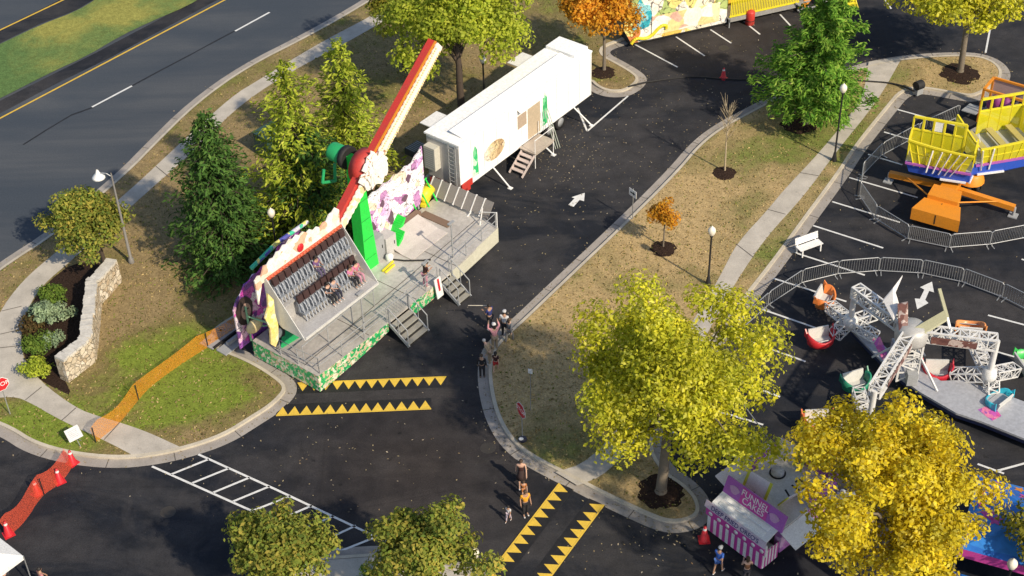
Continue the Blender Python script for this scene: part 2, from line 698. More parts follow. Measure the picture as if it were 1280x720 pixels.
walk('sidewalk', [(-40, 470), (0, 389), (19, 362), (40, 340), (75, 311), (160, 240), (224, 180), (290, 120), (320, 102), (395, 56), (460, 22), (500, 0), (580, -50)],
     [(30, 447), (26, 432), (27, 410), (35, 385), (51, 358), (90, 325), (165, 257), (252, 180), (285, 145), (320, 117), (370, 86), (437, 51), (475, 29), (520, 2), (600, -46)])
walk('sidewalk', [(-60, 500), (0, 497), (17, 496), (32, 500), (77, 526), (130, 550), (172, 572)],
     [(-60, 440), (20, 440), (32, 450), (50, 477), (95, 510), (122, 520), (150, 528), (185, 540), (228, 560)], GZ + .010)
walk('sidewalk', [(1086, 77), (1078, 125), (1025, 190), (980, 237), (960, 262), (920, 305), (902, 342), (880, 380), (840, 440), (790, 515), (735, 578), (694, 590)],
     [(1128, 71), (1098, 125), (1045, 190), (1005, 245), (957, 297), (920, 352), (905, 380), (868, 445), (812, 530), (760, 592), (722, 607)])
mb = MB()
for a, b in (((77, 526), (95, 510)), ((130, 550), (150, 528)), ((32, 500), (52, 484)), ((2, 389), (27, 383)), ((0, 435), (27, 432)), ((120, 275), (134, 286)), ((195, 208), (212, 222)), ((258, 150), (272, 162)), ((330, 96), (345, 106)), ((410, 47), (422, 60)),
             ((1000, 216), (1024, 220)), ((960, 262), (982, 268)), ((920, 305), (942, 322)), ((1050, 160), (1068, 162)), ((1075, 122), (1096, 124)), ((0, 418), (26, 412))):
    mb.poly(strip(g(*a, GZ), g(*b, GZ), .05, GZ + .016))
struct(mb.build('sidewalk_joints', paint('joint_dark', (.10, .09, .08), .9)))
# joints of gutters every ~3 m along the median and the lawn
mb = MB()
for px in (med_px, lawn_px):
    o = W(px)
    i2 = inset(o, .55)
    acc = 0
    for k in range(1, len(o)):
        acc += (o[k] - o[k - 1]).length
        if acc > 3.0:
            acc = 0
            mb.poly(strip(o[k], i2[k], .04, .016))
struct(mb.build('gutter_joints', MATS['joint_dark']))

# painted markings of the lots and drives
for a, b in (((1085, 193), (1128, 206)), ((1105, 165), (1190, 190)), ((1122, 137), (1210, 161)), ((1061.5, 222), (1147, 247)), ((1040, 252), (1125, 278)), ((1016.5, 282), (1104, 310)), ((992.5, 315.5), (1081, 344)), ((967, 348), (1058, 377)),
             ((945, 384), (1020, 410)), ((921, 421), (1007, 452)), ((895, 466), (975, 496)), ((868, 505), (954, 531)), ((840, 540), (924, 573)),
             ((1235, 394), (1310, 414)), ((1277, 324), (1340, 342)), ((1215, 431), (1300, 455)), ((1222, 580), (1255, 592)), ((1245, 589), (1300, 574)), ((1130, 585), (1215, 612)),
             ((787, 52), (847, 84)), ((845, 46), (881, 70)), ((888, 37), (914, 54)), ((930, 27), (950, 43)), ((975, 18), (988, 32)), ((1010, 8), (1027, 23)), ((1104, -4), (1114, 11)), ((1152, -6), (1162, 8)), ((1238, 34), (1232, 66)),
             ((722, 135), (734, 164)), ((734, 164), (785, 120)), ((190, 583), (320, 641)), ((320, 641), (430, 690)), ((248, 568), (345, 612)), ((345, 612), (487, 679)),
             ((214, 593), (261, 574)), ((240, 604), (286, 585.5)), ((266, 616), (312, 597)), ((291, 627), (337, 608)), ((317, 638), (363, 620)), ((346, 651), (390, 632)), ((374, 664), (417, 645)), ((402, 677), (445, 657)), ((428, 688), (473, 670))):
    line(a, b, .115)


def flat(name, px, z=.007, mat=None):
    return struct(MB().poly([g(x, y, z) for x, y in px]).build(name, mat or WHITE_LINE))


flat('painted_arrow', [(731, 241), (730, 251.5), (724.5, 249.8), (717, 258.5), (710.5, 256), (718, 248), (714.5, 246.5)])
flat('painted_arrow', [(1165, 352), (1167.5, 365.5), (1161.5, 363.5), (1156.5, 374.8), (1160.5, 378.8), (1146.5, 386.5), (1143.5, 373), (1149.8, 373.6), (1155.5, 362), (1150, 359)])


def teeth(p0, p1, n, toward, z=.008):
    a, b = g(*p0), g(*p1)
    t = g(*toward)
    d = (b - a) / n
    nn = Vector((-d.y, d.x, 0)).normalized()
    if nn.dot(t - a) < 0:
        nn = -nn
    mb = MB()
    for i in range(n):
        s, e = a + d * (i + .02), a + d * (i + .98)
        mb.poly(atz([s, e, (s + e) / 2 + nn * .58], z))
    struct(mb.build('crosswalk_teeth', TOOTH))
    off = nn * -.04
    struct(MB().poly(strip(a + off, b + off, .07, z)).build('crosswalk_edge', TOOTH))
    mb = MB().poly(atz([a + off * 3, b + off * 3, b + nn * .75, a + nn * .75], z - .003))
    struct(mb.build('crosswalk_ground', SEAL))


teeth((372, 479.5), (558, 471.5), 13, (450, 490))
teeth((345, 519), (539, 510.5), 13, (450, 490))
teeth((700, 604.5), (607, 725), 11, (700, 660))
teeth((754.3, 630.5), (673, 740), 10, (690, 660))

GRATE = paint('cast_iron', (.05, .045, .04), .6, .3, var=.4)
for px, rr in (((610, 560), .38), ((210, 640), .36), ((905, 60), .36)):
    c = g(*px, .005)
    struct(MB().poly([c + Vector((math.cos(2 * PI * k / 20) * rr, math.sin(2 * PI * k / 20) * rr, 0)) for k in range(20)]).build('manhole_cover', GRATE))

# fallen leaves on the asphalt and the lawns: nobody could count them
mb = MB()


def along(px, n, spread, inner):
    o = W(px)
    i2 = inset(o, inner)
    for _ in range(n):
        k = random.randrange(1, len(o))
        p = o[k].lerp(o[k - 1], random.random())
        d = (o[k] - i2[k]).normalized()
        p = p + d * (abs(random.gauss(0, spread)) - .5)
        p.z = .02
        a = random.random() * PI
        s = random.uniform(.025, .07)
        u = Vector((math.cos(a), math.sin(a), random.uniform(-.1, .4))) * s
        v = Vector((-math.sin(a), math.cos(a), random.uniform(-.1, .4))) * s * .6
        mb.poly([p - u, p - v * .8, p + u, p + v])


def scatter(cx, cy, sx, sy, n, z=.012):
    for _ in range(n):
        x, y = random.gauss(cx, sx), random.gauss(cy, sy)
        p = g(x, y, z)
        a = random.random() * PI
        s = random.uniform(.025, .07)
        u = Vector((math.cos(a), math.sin(a), random.uniform(-.1, .3))) * s
        v = Vector((-math.sin(a), math.cos(a), random.uniform(-.1, .3))) * s * .6
        mb.poly([p - u, p - v * .8, p + u, p + v])


along(med_px, 900, .45, .5)
along(lawn_px, 500, .45, .5)
scatter(700, 190, 40, 40, 240)
scatter(740, 180, 75, 45, 260)
scatter(860, 110, 80, 50, 220)
scatter(640, 330, 70, 60, 130)
scatter(440, 570, 110, 40, 110)
scatter(800, 690, 60, 25, 60)
scatter(1000, 640, 90, 60, 120)
scatter(1120, 300, 90, 90, 110)
scatter(950, 40, 80, 30, 90)
stuff(mb.build('fallen_leaves', leafmat('fallen_leaf', [(.24, .20, .12), (.34, .28, .16), (.18, .12, .07), (.46, .40, .30)], .1)), 'pale dry leaves scattered over the dark asphalt and kerbs', 'leaves')
# ------------------------------------------------------------------ vegetation
def quads(name, c, nrm, size, mat, parent, aspect=.55, u=None):
    """many leaf-sized faces: centres, normals, half lengths"""
    n = len(c)
    nrm = nrm / (np.linalg.norm(nrm, axis=1, keepdims=True) + 1e-9)
    r = RNG.normal(size=(n, 3)) if u is None else u
    u = r - nrm * (r * nrm).sum(1, keepdims=True)
    u /= np.linalg.norm(u, axis=1, keepdims=True) + 1e-9
    v = np.cross(nrm, u)
    s = size[:, None]
    bend = nrm * s * .25
    co = np.stack([c - u * s, c - v * s * aspect + bend, c + u * s, c + v * s * aspect + bend], 1).reshape(-1, 3)
    me = bpy.data.meshes.new(name)
    me.vertices.add(n * 4)
    me.vertices.foreach_set('co', co.astype(np.float32).ravel())
    me.loops.add(n * 4)
    me.loops.foreach_set('vertex_index', np.arange(n * 4, dtype=np.int32))
    me.polygons.add(n)
    me.polygons.foreach_set('loop_start', np.arange(0, n * 4, 4, dtype=np.int32))
    me.materials.append(mat)
    me.update(calc_edges=True)
    me.validate()
    o = bpy.data.objects.new(name, me)
    COL.objects.link(o)
    o.parent = parent
    return o


BARK = paint('grey_bark', (.20, .165, .125), .9, var=.6, scale=5, dirt=(.05, .04, .03))
BARKD = paint('dark_bark', (.075, .055, .042), .9, var=.5, scale=5, dirt=(.03, .02, .02))


def unit(n):
    v = RNG.normal(size=(n, 3))
    return v / np.linalg.norm(v, axis=1, keepdims=True)


def limb(mb, p, q, r0, r1, sag=.0, seg=4, wob=.12):
    p, q = Vector(p), Vector(q)
    prev, L = p, (q - p).length
    for k in range(1, seg + 1):
        t = k / seg
        c = p.lerp(q, t) + Vector((0, 0, sag * math.sin(PI * t) * L))
        if k < seg:
            c += Vector((random.uniform(-1, 1), random.uniform(-1, 1), random.uniform(-1, 1))) * wob * L * .18
        mb.tube(prev, c, r0 + (r1 - r0) * (k - 1) / seg, r0 + (r1 - r0) * k / seg, 7, False)
        prev = c


def broadleaf(name, label, px, cz, rad, leaf, nclump, nleaf, size=.12, tr=.16, bark=None, clump_r=.85, cat='tree', shift=(0, 0), gaps=.35, group=None, base_z=0.0, mulch=0.0, trunk_name='trunk', bare=0.0, lit=None, low=-.35, lobe=.30):
    """trunk, limbs and a crown of leaf clumps set round an uneven crown shape. rad: crown radii x, y, z; cz: crown centre height"""
    b = g(*px, base_z)
    t = thing(name, label, cat, b, 0, group)
    rad = np.array(rad, float)
    ctr = np.array([shift[0], shift[1], cz])
    dirs = unit(nclump)
    dirs[:, 2] = np.where(dirs[:, 2] < low, -dirs[:, 2] * .6, dirs[:, 2])
    lob = unit(7)
    lf = 1 + lobe * np.clip((dirs @ lob.T) - .55, 0, 1).sum(1) - .4 * lobe + RNG.normal(size=nclump) * .09
    rr = RNG.random(nclump) ** .42
    cl = ctr + dirs * rad * (rr * lf)[:, None]
    cr = clump_r * (.65 + .7 * RNG.random(nclump))
    w = cr ** 2
    w = w / w.sum()
    idx = RNG.choice(nclump, size=nleaf, p=w)
    q = unit(nleaf) * (RNG.random(nleaf) ** .45)[:, None]
    q[:, 2] *= .62
    pos = cl[idx] + q * cr[idx][:, None]
    # droop towards the outside so that sprays read as tips
    pos[:, 2] -= .10 * (np.linalg.norm(q[:, :2], axis=1) * cr[idx]) ** 2
    nrm = q * .9 + RNG.normal(size=(nleaf, 3)) * .55 + np.array([0, 0, .55]) + (pos - ctr) / rad * .25
    sz = size * (.6 + .8 * RNG.random(nleaf))
    quads('crown', pos, nrm, sz, leaf, t)
    mb = MB()
    fork = cz - rad[2] * .55
    top = Vector((shift[0] * .6, shift[1] * .6, cz + rad[2] * .45))
    base = Vector((0, 0, -.1))
    mid = Vector((shift[0] * .25 + random.uniform(-.1, .1), shift[1] * .25, max(fork, .5)))
    mb.tube(base, (0, 0, .25), tr * 1.35, tr * 1.05, 10, False)
    limb(mb, (0, 0, .25), mid, tr * 1.05, tr * .8, 0, 3, .05)
    limb(mb, mid, top, tr * .8, tr * .15, 0, 5, .1)
    order = np.argsort(-cr)[:min(22, nclump)]
    for k in order:
        e = Vector(cl[k])
        f = random.uniform(0.0, .6)
        s = mid.lerp(top, f)
        limb(mb, s, e, tr * (.42 - .3 * f), tr * .07, .08, 4, .2)
    mb.build('trunk', bark or BARK, t)
    return t


def mulchdisc(px, r, z=None, label=None):
    c = g(*px, GZ)
    mb = MB()
    n = 26
    top = [Vector((c.x + math.cos(2 * PI * i / n) * r * (.55), c.y + math.sin(2 * PI * i / n) * r * .55, GZ + .07)) for i in range(n)]
    rim = [Vector((c.x + math.cos(2 * PI * i / n) * r * (1 + .14 * random.uniform(-1, 1)), c.y + math.sin(2 * PI * i / n) * r * (1 + .14 * random.uniform(-1, 1)), GZ - .004)) for i in range(n)]
    mb.add(rim + top, [(i, (i + 1) % n, n + (i + 1) % n, n + i) for i in range(n)] + [tuple(range(n, 2 * n))], True)
    return struct(mb.build('mulch_bed', MULCH))


def conifer(name, label, px, H, rad, leaf, levels, per, nsp, z0=.4, droop=.12, size=.13, pw=.85, irr=.2, bark=None, lean=(0, 0), aspect=.32, group=None):
    b = g(*px, GZ)
    t = thing(name, label, 'tree', b, 0, group)
    mb = MB()
    mb.tube((0, 0, -.1), (lean[0] * .5, lean[1] * .5, H * .5), .02 * H, .012 * H, 9, False)
    mb.tube((lean[0] * .5, lean[1] * .5, H * .5), (lean[0], lean[1], H * .97), .012 * H, .02, 9, False)
    P, N, S, Ud = [], [], [], []
    for k in range(levels):
        f = (k + .5) / levels
        z = z0 + (H - z0) * f
        ax = np.array([lean[0] * f, lean[1] * f, z])
        rr = rad * ((1 - f) ** pw) * 1.0 + .12
        m = max(4, int(per * (1 - .5 * f)))
        ph = RNG.random() * 6.28
        for j in range(m):
            a = ph + 6.283 * j / m + RNG.normal() * .15
            L = rr * (1 + irr * RNG.normal())
            L = max(L, .15)
            d = np.array([math.cos(a), math.sin(a), 0])
            tip = ax + d * L + np.array([0, 0, -droop * L + .18 * L * f + RNG.normal() * .12])
            if L > .5:
                mb.tube(ax, tip, .018 + .012 * L, .006, 4, False)
            n = max(6, int(nsp * (.25 + L / rad)))
            s = RNG.random(n) ** .7
            side = np.cross(d, [0, 0, 1.0])
            wdt = .34 * L * (1.05 - s * .75)
            p = ax + (tip - ax) * s[:, None] + side * (RNG.uniform(-1, 1, n) * wdt)[:, None] + np.array([0, 0, 1]) * (RNG.normal(size=n) * .10 * (1 + .3 * L))[:, None]
            P.append(p)
            nn = RNG.normal(size=(n, 3)) * .45 + np.array([0, 0, .8]) + d * .35
            N.append(nn)
            S.append(size * (.6 + .9 * RNG.random(n)))
            Ud.append(d + side * RNG.uniform(-1, 1, n)[:, None] + RNG.normal(size=(n, 3)) * .35)
    quads('crown', np.concatenate(P), np.concatenate(N), np.concatenate(S), leaf, t, aspect, np.concatenate(Ud))
    mb.build('trunk', bark or BARKD, t)
    return t


L_YELLOW = leafmat('leaf_yellow', [(.34, .37, .025), (.66, .62, .04), (.84, .76, .07), (.48, .49, .03), (.92, .86, .18)], 0.45)
L_GOLD = leafmat('leaf_gold', [(.50, .38, .018), (.82, .62, .025), (.92, .76, .06), (.64, .48, .02), (.95, .85, .18)], 0.45)
L_OLIVE = leafmat('leaf_olive', [(.14, .17, .03), (.30, .29, .04), (.48, .40, .06), (.20, .24, .03), (.56, .44, .08)], 0.4)
L_BROWNGREEN = leafmat('leaf_browngreen', [(.13, .20, .045), (.26, .31, .055), (.46, .40, .08), (.19, .27, .045), (.54, .42, .09)], 0.38)
L_LIME = leafmat('leaf_lime', [(.22, .30, .03), (.46, .52, .05), (.60, .62, .07), (.34, .42, .04), (.72, .72, .13)], 0.45)
L_ORANGE = leafmat('leaf_orange', [(0.494, 0.182, 0.019), (0.715, 0.312, 0.026), (0.806, 0.429, 0.039), (0.585, 0.221, 0.026), (0.780, 0.494, 0.078)], .38)
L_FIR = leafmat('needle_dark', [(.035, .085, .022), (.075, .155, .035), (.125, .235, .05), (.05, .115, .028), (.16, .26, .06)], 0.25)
L_FIRLIT = leafmat('needle_sunlit_lime', [(.17, .25, .025), (.42, .50, .05), (.60, .64, .08), (.27, .36, .03), (.72, .72, .12)], 0.4)  # fir needles with the sunlight on the tops put into the colour
L_PINE = leafmat('needle_pine', [(.08, .24, .03), (.20, .40, .05), (.34, .54, .08), (.13, .31, .04), (.48, .60, .12)], 0.4)
L_SILVER = leafmat('leaf_silver', [(0.208, 0.286, 0.156), (0.286, 0.377, 0.221), (0.364, 0.442, 0.260), (0.247, 0.325, 0.182)], .25)
L_RUST = leafmat('leaf_rust', [(.09, .06, .03), (.13, .08, .035), (.07, .07, .025), (.16, .1, .04)], .2)
L_SHRUB = leafmat('leaf_shrub', [(0.084, 0.154, 0.028), (0.154, 0.238, 0.042), (0.224, 0.308, 0.056), (0.126, 0.196, 0.028)], .25)

# the two big yellow trees of the lot's end
mulchdisc((826, 615), 1.05)
broadleaf('shade_tree', 'large yellow-green autumn shade tree rising from the mulched tip of the median', (826, 615), 7.0, (4.3, 4.5, 5.4), L_YELLOW, 112, 44000, .100, .25, None, 1.12, low=-.8, lobe=.7, shift=(.45, .35), base_z=GZ)
broadleaf('shade_tree', 'golden autumn shade tree with dense crown in front of the purple food stand', (1104, 762), 6.9, (3.5, 3.9, 4.2), L_GOLD, 100, 42000, .097, .24, None, .98, low=-.7, lobe=.6, shift=(.0, .0))
broadleaf('shade_tree', 'dull olive tree before the blue canopy at the picture edge', (1290, 735), 3.6, (1.5, 1.4, 1.0), L_OLIVE, 40, 5000, .10, .12, None, .6, shift=(-.3, -.1))
# round trees at the bottom
broadleaf('round_tree', 'round green and bronze tree beside the white hatched crossing lines', (366, 775), 4.0, (2.1, 2.0, 2.25), L_BROWNGREEN, 75, 15000, .10, .12, BARKD, .62, lobe=.6, base_z=GZ, group='round trees in the planted corner')
broadleaf('round_tree', 'round green and bronze tree next to a globe lamp at the concrete corner', (541, 778), 4.1, (2.0, 2.0, 2.25), L_BROWNGREEN, 75, 15000, .10, .12, BARKD, .62, lobe=.6, base_z=GZ, group='round trees in the planted corner')
broadleaf('shrub', 'low green shrub between the two round trees', (472, 735), .5, (.8, .6, .5), L_SHRUB, 18, 1600, .07, .04, BARKD, .35, 'shrub', base_z=GZ)
# small round tree by the stone wall
broadleaf('round_tree', 'small round olive tree behind the end of the stone wall', (131, 330), 2.7, (2.15, 1.9, 1.75), L_BROWNGREEN, 85, 13000, .10, .12, BARKD, .65, shift=(-.5, .3), base_z=GZ)
# big tree behind the white trailer
broadleaf('shade_tree', 'large lime green tree behind the long white trailer', (578, 146), 5.9, (4.2, 3.8, 4.1), L_LIME, 95, 30000, .125, .25, BARKD, 1.15, shift=(-.1, .9), base_z=GZ)
broadleaf('shade_tree', 'sparse green tree beside the sidewalk at the top edge', (505, 88), 4.6, (2.0, 1.9, 1.6), L_OLIVE, 40, 5200, .12, .12, BARKD, .75, shift=(0, .3), base_z=GZ)
mulchdisc((754, 91), .8)
broadleaf('maple_tree', 'orange autumn tree on the small kerbed island', (755, 88), 4.1, (2.5, 2.2, 2.0), L_ORANGE, 75, 8500, .13, .11, BARK, .75, shift=(-.2, .3), base_z=GZ)
mulchdisc((1199, 92), 1.25)
broadleaf('shade_tree', 'tree with thin yellow leaves and pale bare limbs on the rounded median end', (1200, 90), 5.0, (4.3, 3.0, 1.9), L_YELLOW, 100, 12000, .13, .2, BARK, .8, shift=(-.1, .4), base_z=GZ)
# evergreens
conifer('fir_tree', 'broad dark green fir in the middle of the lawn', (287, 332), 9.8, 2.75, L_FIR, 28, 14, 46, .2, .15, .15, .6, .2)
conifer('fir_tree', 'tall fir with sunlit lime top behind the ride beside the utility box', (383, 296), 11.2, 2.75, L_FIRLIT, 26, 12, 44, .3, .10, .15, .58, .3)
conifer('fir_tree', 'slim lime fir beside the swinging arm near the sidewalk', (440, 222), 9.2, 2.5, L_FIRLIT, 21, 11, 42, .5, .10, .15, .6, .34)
conifer('fir_tree', 'low dark fir added as the shaded lower part of the fir row', (402, 300), 7.4, 2.7, L_FIR, 24, 14, 34, .2, .15, .15, .5, .2)  # added tree: its dark crown stands for shade on the tall fir's lower boughs
mulchdisc((1000, 155), 1.15)
conifer('pine_tree', 'spreading bright green pine with layered boughs on the median', (1006, 155), 9.6, 3.2, L_PINE, 14, 11, 210, 1.6, .05, .16, .6, .22, BARK, (1.0, -.1), .26)
# saplings
mulchdisc((905, 216), .72)
t = thing('sapling', 'bare leafless sapling in a mulch ring', 'tree', g(906, 214, GZ))
mb = MB()
mb.tube((0, 0, -.05), (-.05, .03, 2.4), .06, .04, 7)
mb.tube((-.05, .03, 2.4), (0, 0, 4.6), .04, .008, 6)
for k in range(26):
    z = random.uniform(1.7, 4.0)
    a = random.random() * 6.28
    L = random.uniform(.5, 1.2)
    e = Vector((math.cos(a) * L * .5, math.sin(a) * L * .5, z + L * .9))
    mb.tube((-.03, .02, z), e, .022, .006, 4)
    for _ in range(2):
        mb.tube(Vector((-.03, .02, z)).lerp(e, .5), e + Vector((random.uniform(-.3, .3), random.uniform(-.3, .3), random.uniform(-.1, .3))), .012, .004, 4)
mb.build('trunk', paint('pale_bark', (.42, .34, .22), .9, var=.3), t)
mulchdisc((829, 311), .72)
broadleaf('sapling', 'small orange sapling in a mulch ring on the median', (829, 309), 2.0, (.85, .8, 1.15), L_ORANGE, 34, 1500, .085, .045, BARK, .34, base_z=GZ)
# planting bed by the curved path
bed = W([(60, 355), (92, 330), (130, 330), (150, 345), (112, 385), (104, 440), (78, 470), (92, 498), (70, 488), (50, 477), (34, 455), (27, 432), (29, 405), (40, 380)], 1)
struct(MB().poly(atz(bed, GZ + .003)).build('planting_bed', MULCH))
for lab, px, cz, rad, lf, n in (
        ('feathery silver-green bush in the bed, the tallest there', (62, 408), .75, (.95, .95, .75), L_SILVER, 2600),
        ('small silver bush in front of the tall silver one', (66, 432), .4, (.5, .5, .4), L_SILVER, 900),
        ('rust-brown twiggy shrub at the path edge', (41, 412), .4, (.7, .9, .4), L_RUST, 1500),
        ('mid-green bush under the rust-brown shrub', (46, 440), .45, (.75, .7, .5), L_SHRUB, 1600),
        ('yellow-green bush at the near end of the bed', (47, 468), .4, (.75, .65, .45), L_LIME, 1400),
        ('green bush at the far end of the bed beneath the round tree', (68, 375), .4, (.8, .7, .4), L_SHRUB, 1400)):
    broadleaf('shrub', lab, px, cz, rad, lf, 26, n, .075, .03, BARKD, .32, 'shrub', base_z=GZ, group='shrubs of the planting bed')

# grass blades over the lawns: nobody could count them
def inside(pt, poly):
    x, y = pt
    c = False
    for i in range(len(poly)):
        (x0, y0), (x1, y1) = poly[i - 1], poly[i]
        if (y0 > y) != (y1 > y) and x < (x1 - x0) * (y - y0) / (y1 - y0) + x0:
            c = not c
    return c


def polyw(pts):
    return [(p.x, p.y) for p in pts]


turf = [polyw(inset(W(lawn_px), .8)), polyw(inset(W(med_px), .8))]
paved = [polyw(bed)]
for o in COL.objects:
    if o.name.startswith('sidewalk') and 'joints' not in o.name:
        paved.append([(v.co.x, v.co.y) for v in o.data.vertices])
BLADE_D = leafmat('grass_blade_dry', [(.26, .19, .085), (.44, .32, .14), (.58, .44, .21), (.32, .245, .10)], .2)
BLADE_G = leafmat('grass_blade_green', [(.10, .14, .025), (.18, .22, .04), (.26, .28, .06), (.13, .17, .03)], .2)
cand = RNG.random((60000, 2)) * np.array([1300, 730]) + np.array([-10, -5])
pts = []
for x, y in cand:
    p = g(float(x), float(y), GZ)
    q = (p.x, p.y)
    if any(inside(q, t_) for t_ in turf) and not any(inside(q, t_) for t_ in paved):
        pts.append((p.x, p.y, GZ + .02))
pts = np.array(pts)
sel = RNG.random(len(pts)) < np.where(pts[:, 0] > -4, .78, .5)
for nm, mt_, sl in (('dry_grass', BLADE_D, sel), ('green_grass', BLADE_G, ~sel)):
    pp = pts[sl]
    nn = RNG.normal(size=(len(pp), 3)) * np.array([1, 1, .5]) + np.array([0, 0, .4])
    o = quads(nm, pp, nn, .045 + .05 * RNG.random(len(pp)), mt_, None, .5)
    stuff(o, 'short %s growing all over the lawn and median' % ('straw-coloured grass' if nm[0] == 'd' else 'green grass'), 'grass')

# ------------------------------------------------------------------ people
SKIN = [paint('skin_light', (.55, .34, .25), .6, var=.1), paint('skin_tan', (.40, .23, .15), .6, var=.1), paint('skin_brown', (.20, .11, .07), .6, var=.1)]
HAIRS = dict(black=paint('hair_black', (.015, .012, .011), .6), brown=paint('hair_brown', (.06, .035, .02), .6), grey=paint('hair_white', (.6, .57, .53), .7))


def cloth(name, c):
    return paint('cloth_' + name, c, .85, var=.3, scale=6, spec=.2)


def skin_mesh(name, nodes, edges, mat, parent):
    me = bpy.data.meshes.new(name)
    me.from_pydata([n[0] for n in nodes], edges, [])
    me.materials.append(mat)
    o = bpy.data.objects.new(name, me)
    COL.objects.link(o)
    o.parent = parent
    md = o.modifiers.new('skin', 'SKIN')
    md.use_smooth_shade = True
    if not me.skin_vertices:
        bpy.context.view_layer.objects.active = o
    lay = me.skin_vertices[0].data if me.skin_vertices else None
    if lay is None:
        raise RuntimeError('no skin layer')
    for i, n in enumerate(nodes):
        r = n[1] if isinstance(n[1], tuple) else (n[1], n[1])
        lay[i].radius = r
        lay[i].use_root = (i == 0)
    sb = o.modifiers.new('sub', 'SUBSURF')
    sb.levels = sb.render_levels = 1
    return o


def person(label, loc, face=0.0, h=1.72, pose='stand', top='white', bottom='jeans', hair='black', skin=0, topc=(.7, .7, .7), botc=(.05, .06, .1), child=False, sleeves='short', dress=False, legs='long', bend=0.0, shoes=(.6, .6, .6), arms='down', hat=None, group=None):
    t = thing('person', label, 'person', loc, face, group)
    k = h / 1.74
    hk = 1.25 if child else 1.0
    sit = pose == 'sit'
    st = .22 if pose == 'walk' else .03
    pz = .93
    J = {}
    J['pel'] = (0, 0, pz)
    J['sp'] = (0, .02 + bend * .1, pz + .2)
    J['ch'] = (0, .02 + bend * .22, pz + .42)
    J['nk'] = (0, .02 + bend * .3, pz + .56)
    J['hd'] = (0, .05 + bend * .36, pz + .66)
    J['ht'] = (0, .04 + bend * .4, pz + .76)
    for s, n in ((-1, 'l'), (1, 'r')):
        J['hip' + n] = (s * .095, 0, pz - .05)
        if sit:
            J['kn' + n] = (s * .12, .42, pz - .02)
            J['an' + n] = (s * .12, .46, pz - .45)
            J['to' + n] = (s * .13, .62, pz - .49)
        else:
            J['kn' + n] = (s * .10, s * st * .6 + .03, .49)
            J['an' + n] = (s * .10, s * st - .02, .09)
            J['to' + n] = (s * .11, s * st + .15, .035)
        J['sh' + n] = (s * .185, .01 + bend * .2, pz + .47)
        if arms == 'down':
            J['el' + n] = (s * .235, -.02 - s * st * .5, pz + .2)
            J['wr' + n] = (s * .245, .08 - s * st * .9, pz - .05)
            J['pa' + n] = (s * .245, .1 - s * st, pz - .12)
            fd = Vector((0, .03, -1))
        elif arms == 'front':
            J['el' + n] = (s * .24, .08, pz + .22)
            J['wr' + n] = (s * .13, .30, pz + .28)
            J['pa' + n] = (s * .11, .37, pz + .3)
            fd = Vector((0, 1, .1))
        else:
            J['el' + n] = (s * .30, .1, pz + .55)
            J['wr' + n] = (s * .24, .16, pz + .8)
            J['pa' + n] = (s * .24, .17, pz + .87)
            fd = Vector((0, .1, 1))
        J['fd' + n] = fd
    P = lambda n: tuple(Vector(J[n]) * k)
    order = ['pel', 'sp', 'ch', 'nk', 'hd', 'ht']
    rad = dict(pel=(.13, .10), sp=(.115, .09), ch=(.135, .10), nk=.052, hd=(.078 * hk, .09 * hk), ht=(.06 * hk, .07 * hk), hip=.085, kn=.055, an=.036, to=.034, sh=.055, el=.041, wr=.03, pa=(.038, .02))
    nodes, idx, edges = [], {}, []

    def add(n, r):
        idx[n] = len(nodes)
        nodes.append((P(n), tuple(x * k for x in r) if isinstance(r, tuple) else r * k))
    for n in order:
        add(n, rad[n])
    edges += [(i, i + 1) for i in range(5)]
    for s in 'lr':
        prev = idx['pel']
        for n in ('hip', 'kn', 'an', 'to'):
            add(n + s, rad[n])
            edges.append((prev, idx[n + s]))
            prev = idx[n + s]
        prev = idx['ch']
        for n in ('sh', 'el', 'wr', 'pa'):
            add(n + s, rad[n])
            edges.append((prev, idx[n + s]))
            prev = idx[n + s]
        # four fingers and a thumb
        fd, sg = J['fd' + s].normalized(), (-1 if s == 'l' else 1)
        side = Vector((0, 1, 0)) if abs(fd.z) > .5 else Vector((1, 0, 0))
        for f, (o, L) in enumerate(((-.03, .07), (-.01, .085), (.01, .08), (.03, .06))):
            a = Vector(J['pa' + s]) + side * o + fd * .02
            c = a + fd * L + Vector((-sg * .02, 0, 0))
            nodes.append((tuple(a * k), .0085 * k))
            nodes.append((tuple(c * k), .007 * k))
            edges += [(idx['pa' + s], len(nodes) - 2), (len(nodes) - 2, len(nodes) - 1)]
        a = Vector(J['wr' + s]) + side * .035 + fd * .05
        nodes.append((tuple(a * k), .01 * k))
        nodes.append((tuple((a + fd * .04 + side * .02) * k), .008 * k))
        edges += [(idx['wr' + s], len(nodes) - 2), (len(nodes) - 2, len(nodes) - 1)]
    # nose
    nodes.append((tuple((Vector(J['hd']) + Vector((0, .10 * hk, -.005))) * k), .016 * k))
    edges.append((idx['hd'], len(nodes) - 1))
    skin_mesh('body', nodes, edges, SKIN[skin], t)
    e = .022
    # shirt
    nd, ed = [], []
    low = 'pel'
    for n, r in (('pel', (.15, .12)), ('sp', (.14, .115)), ('ch', (.155, .12))):
        nd.append((P(n), tuple((x) * k for x in r)))
    ed += [(0, 1), (1, 2)]
    for s in 'lr':
        nd.append((P('sh' + s), .074 * k))
        ed.append((2, len(nd) - 1))
        el = Vector(J['sh' + s]).lerp(Vector(J['el' + s]), 1.0 if sleeves == 'long' else .7)
        nd.append((tuple(el * k), .058 * k))
        ed.append((len(nd) - 2, len(nd) - 1))
        if sleeves == 'long':
            wr = Vector(J['el' + s]).lerp(Vector(J['wr' + s]), .9)
            nd.append((tuple(wr * k), .045 * k))
            ed.append((len(nd) - 2, len(nd) - 1))
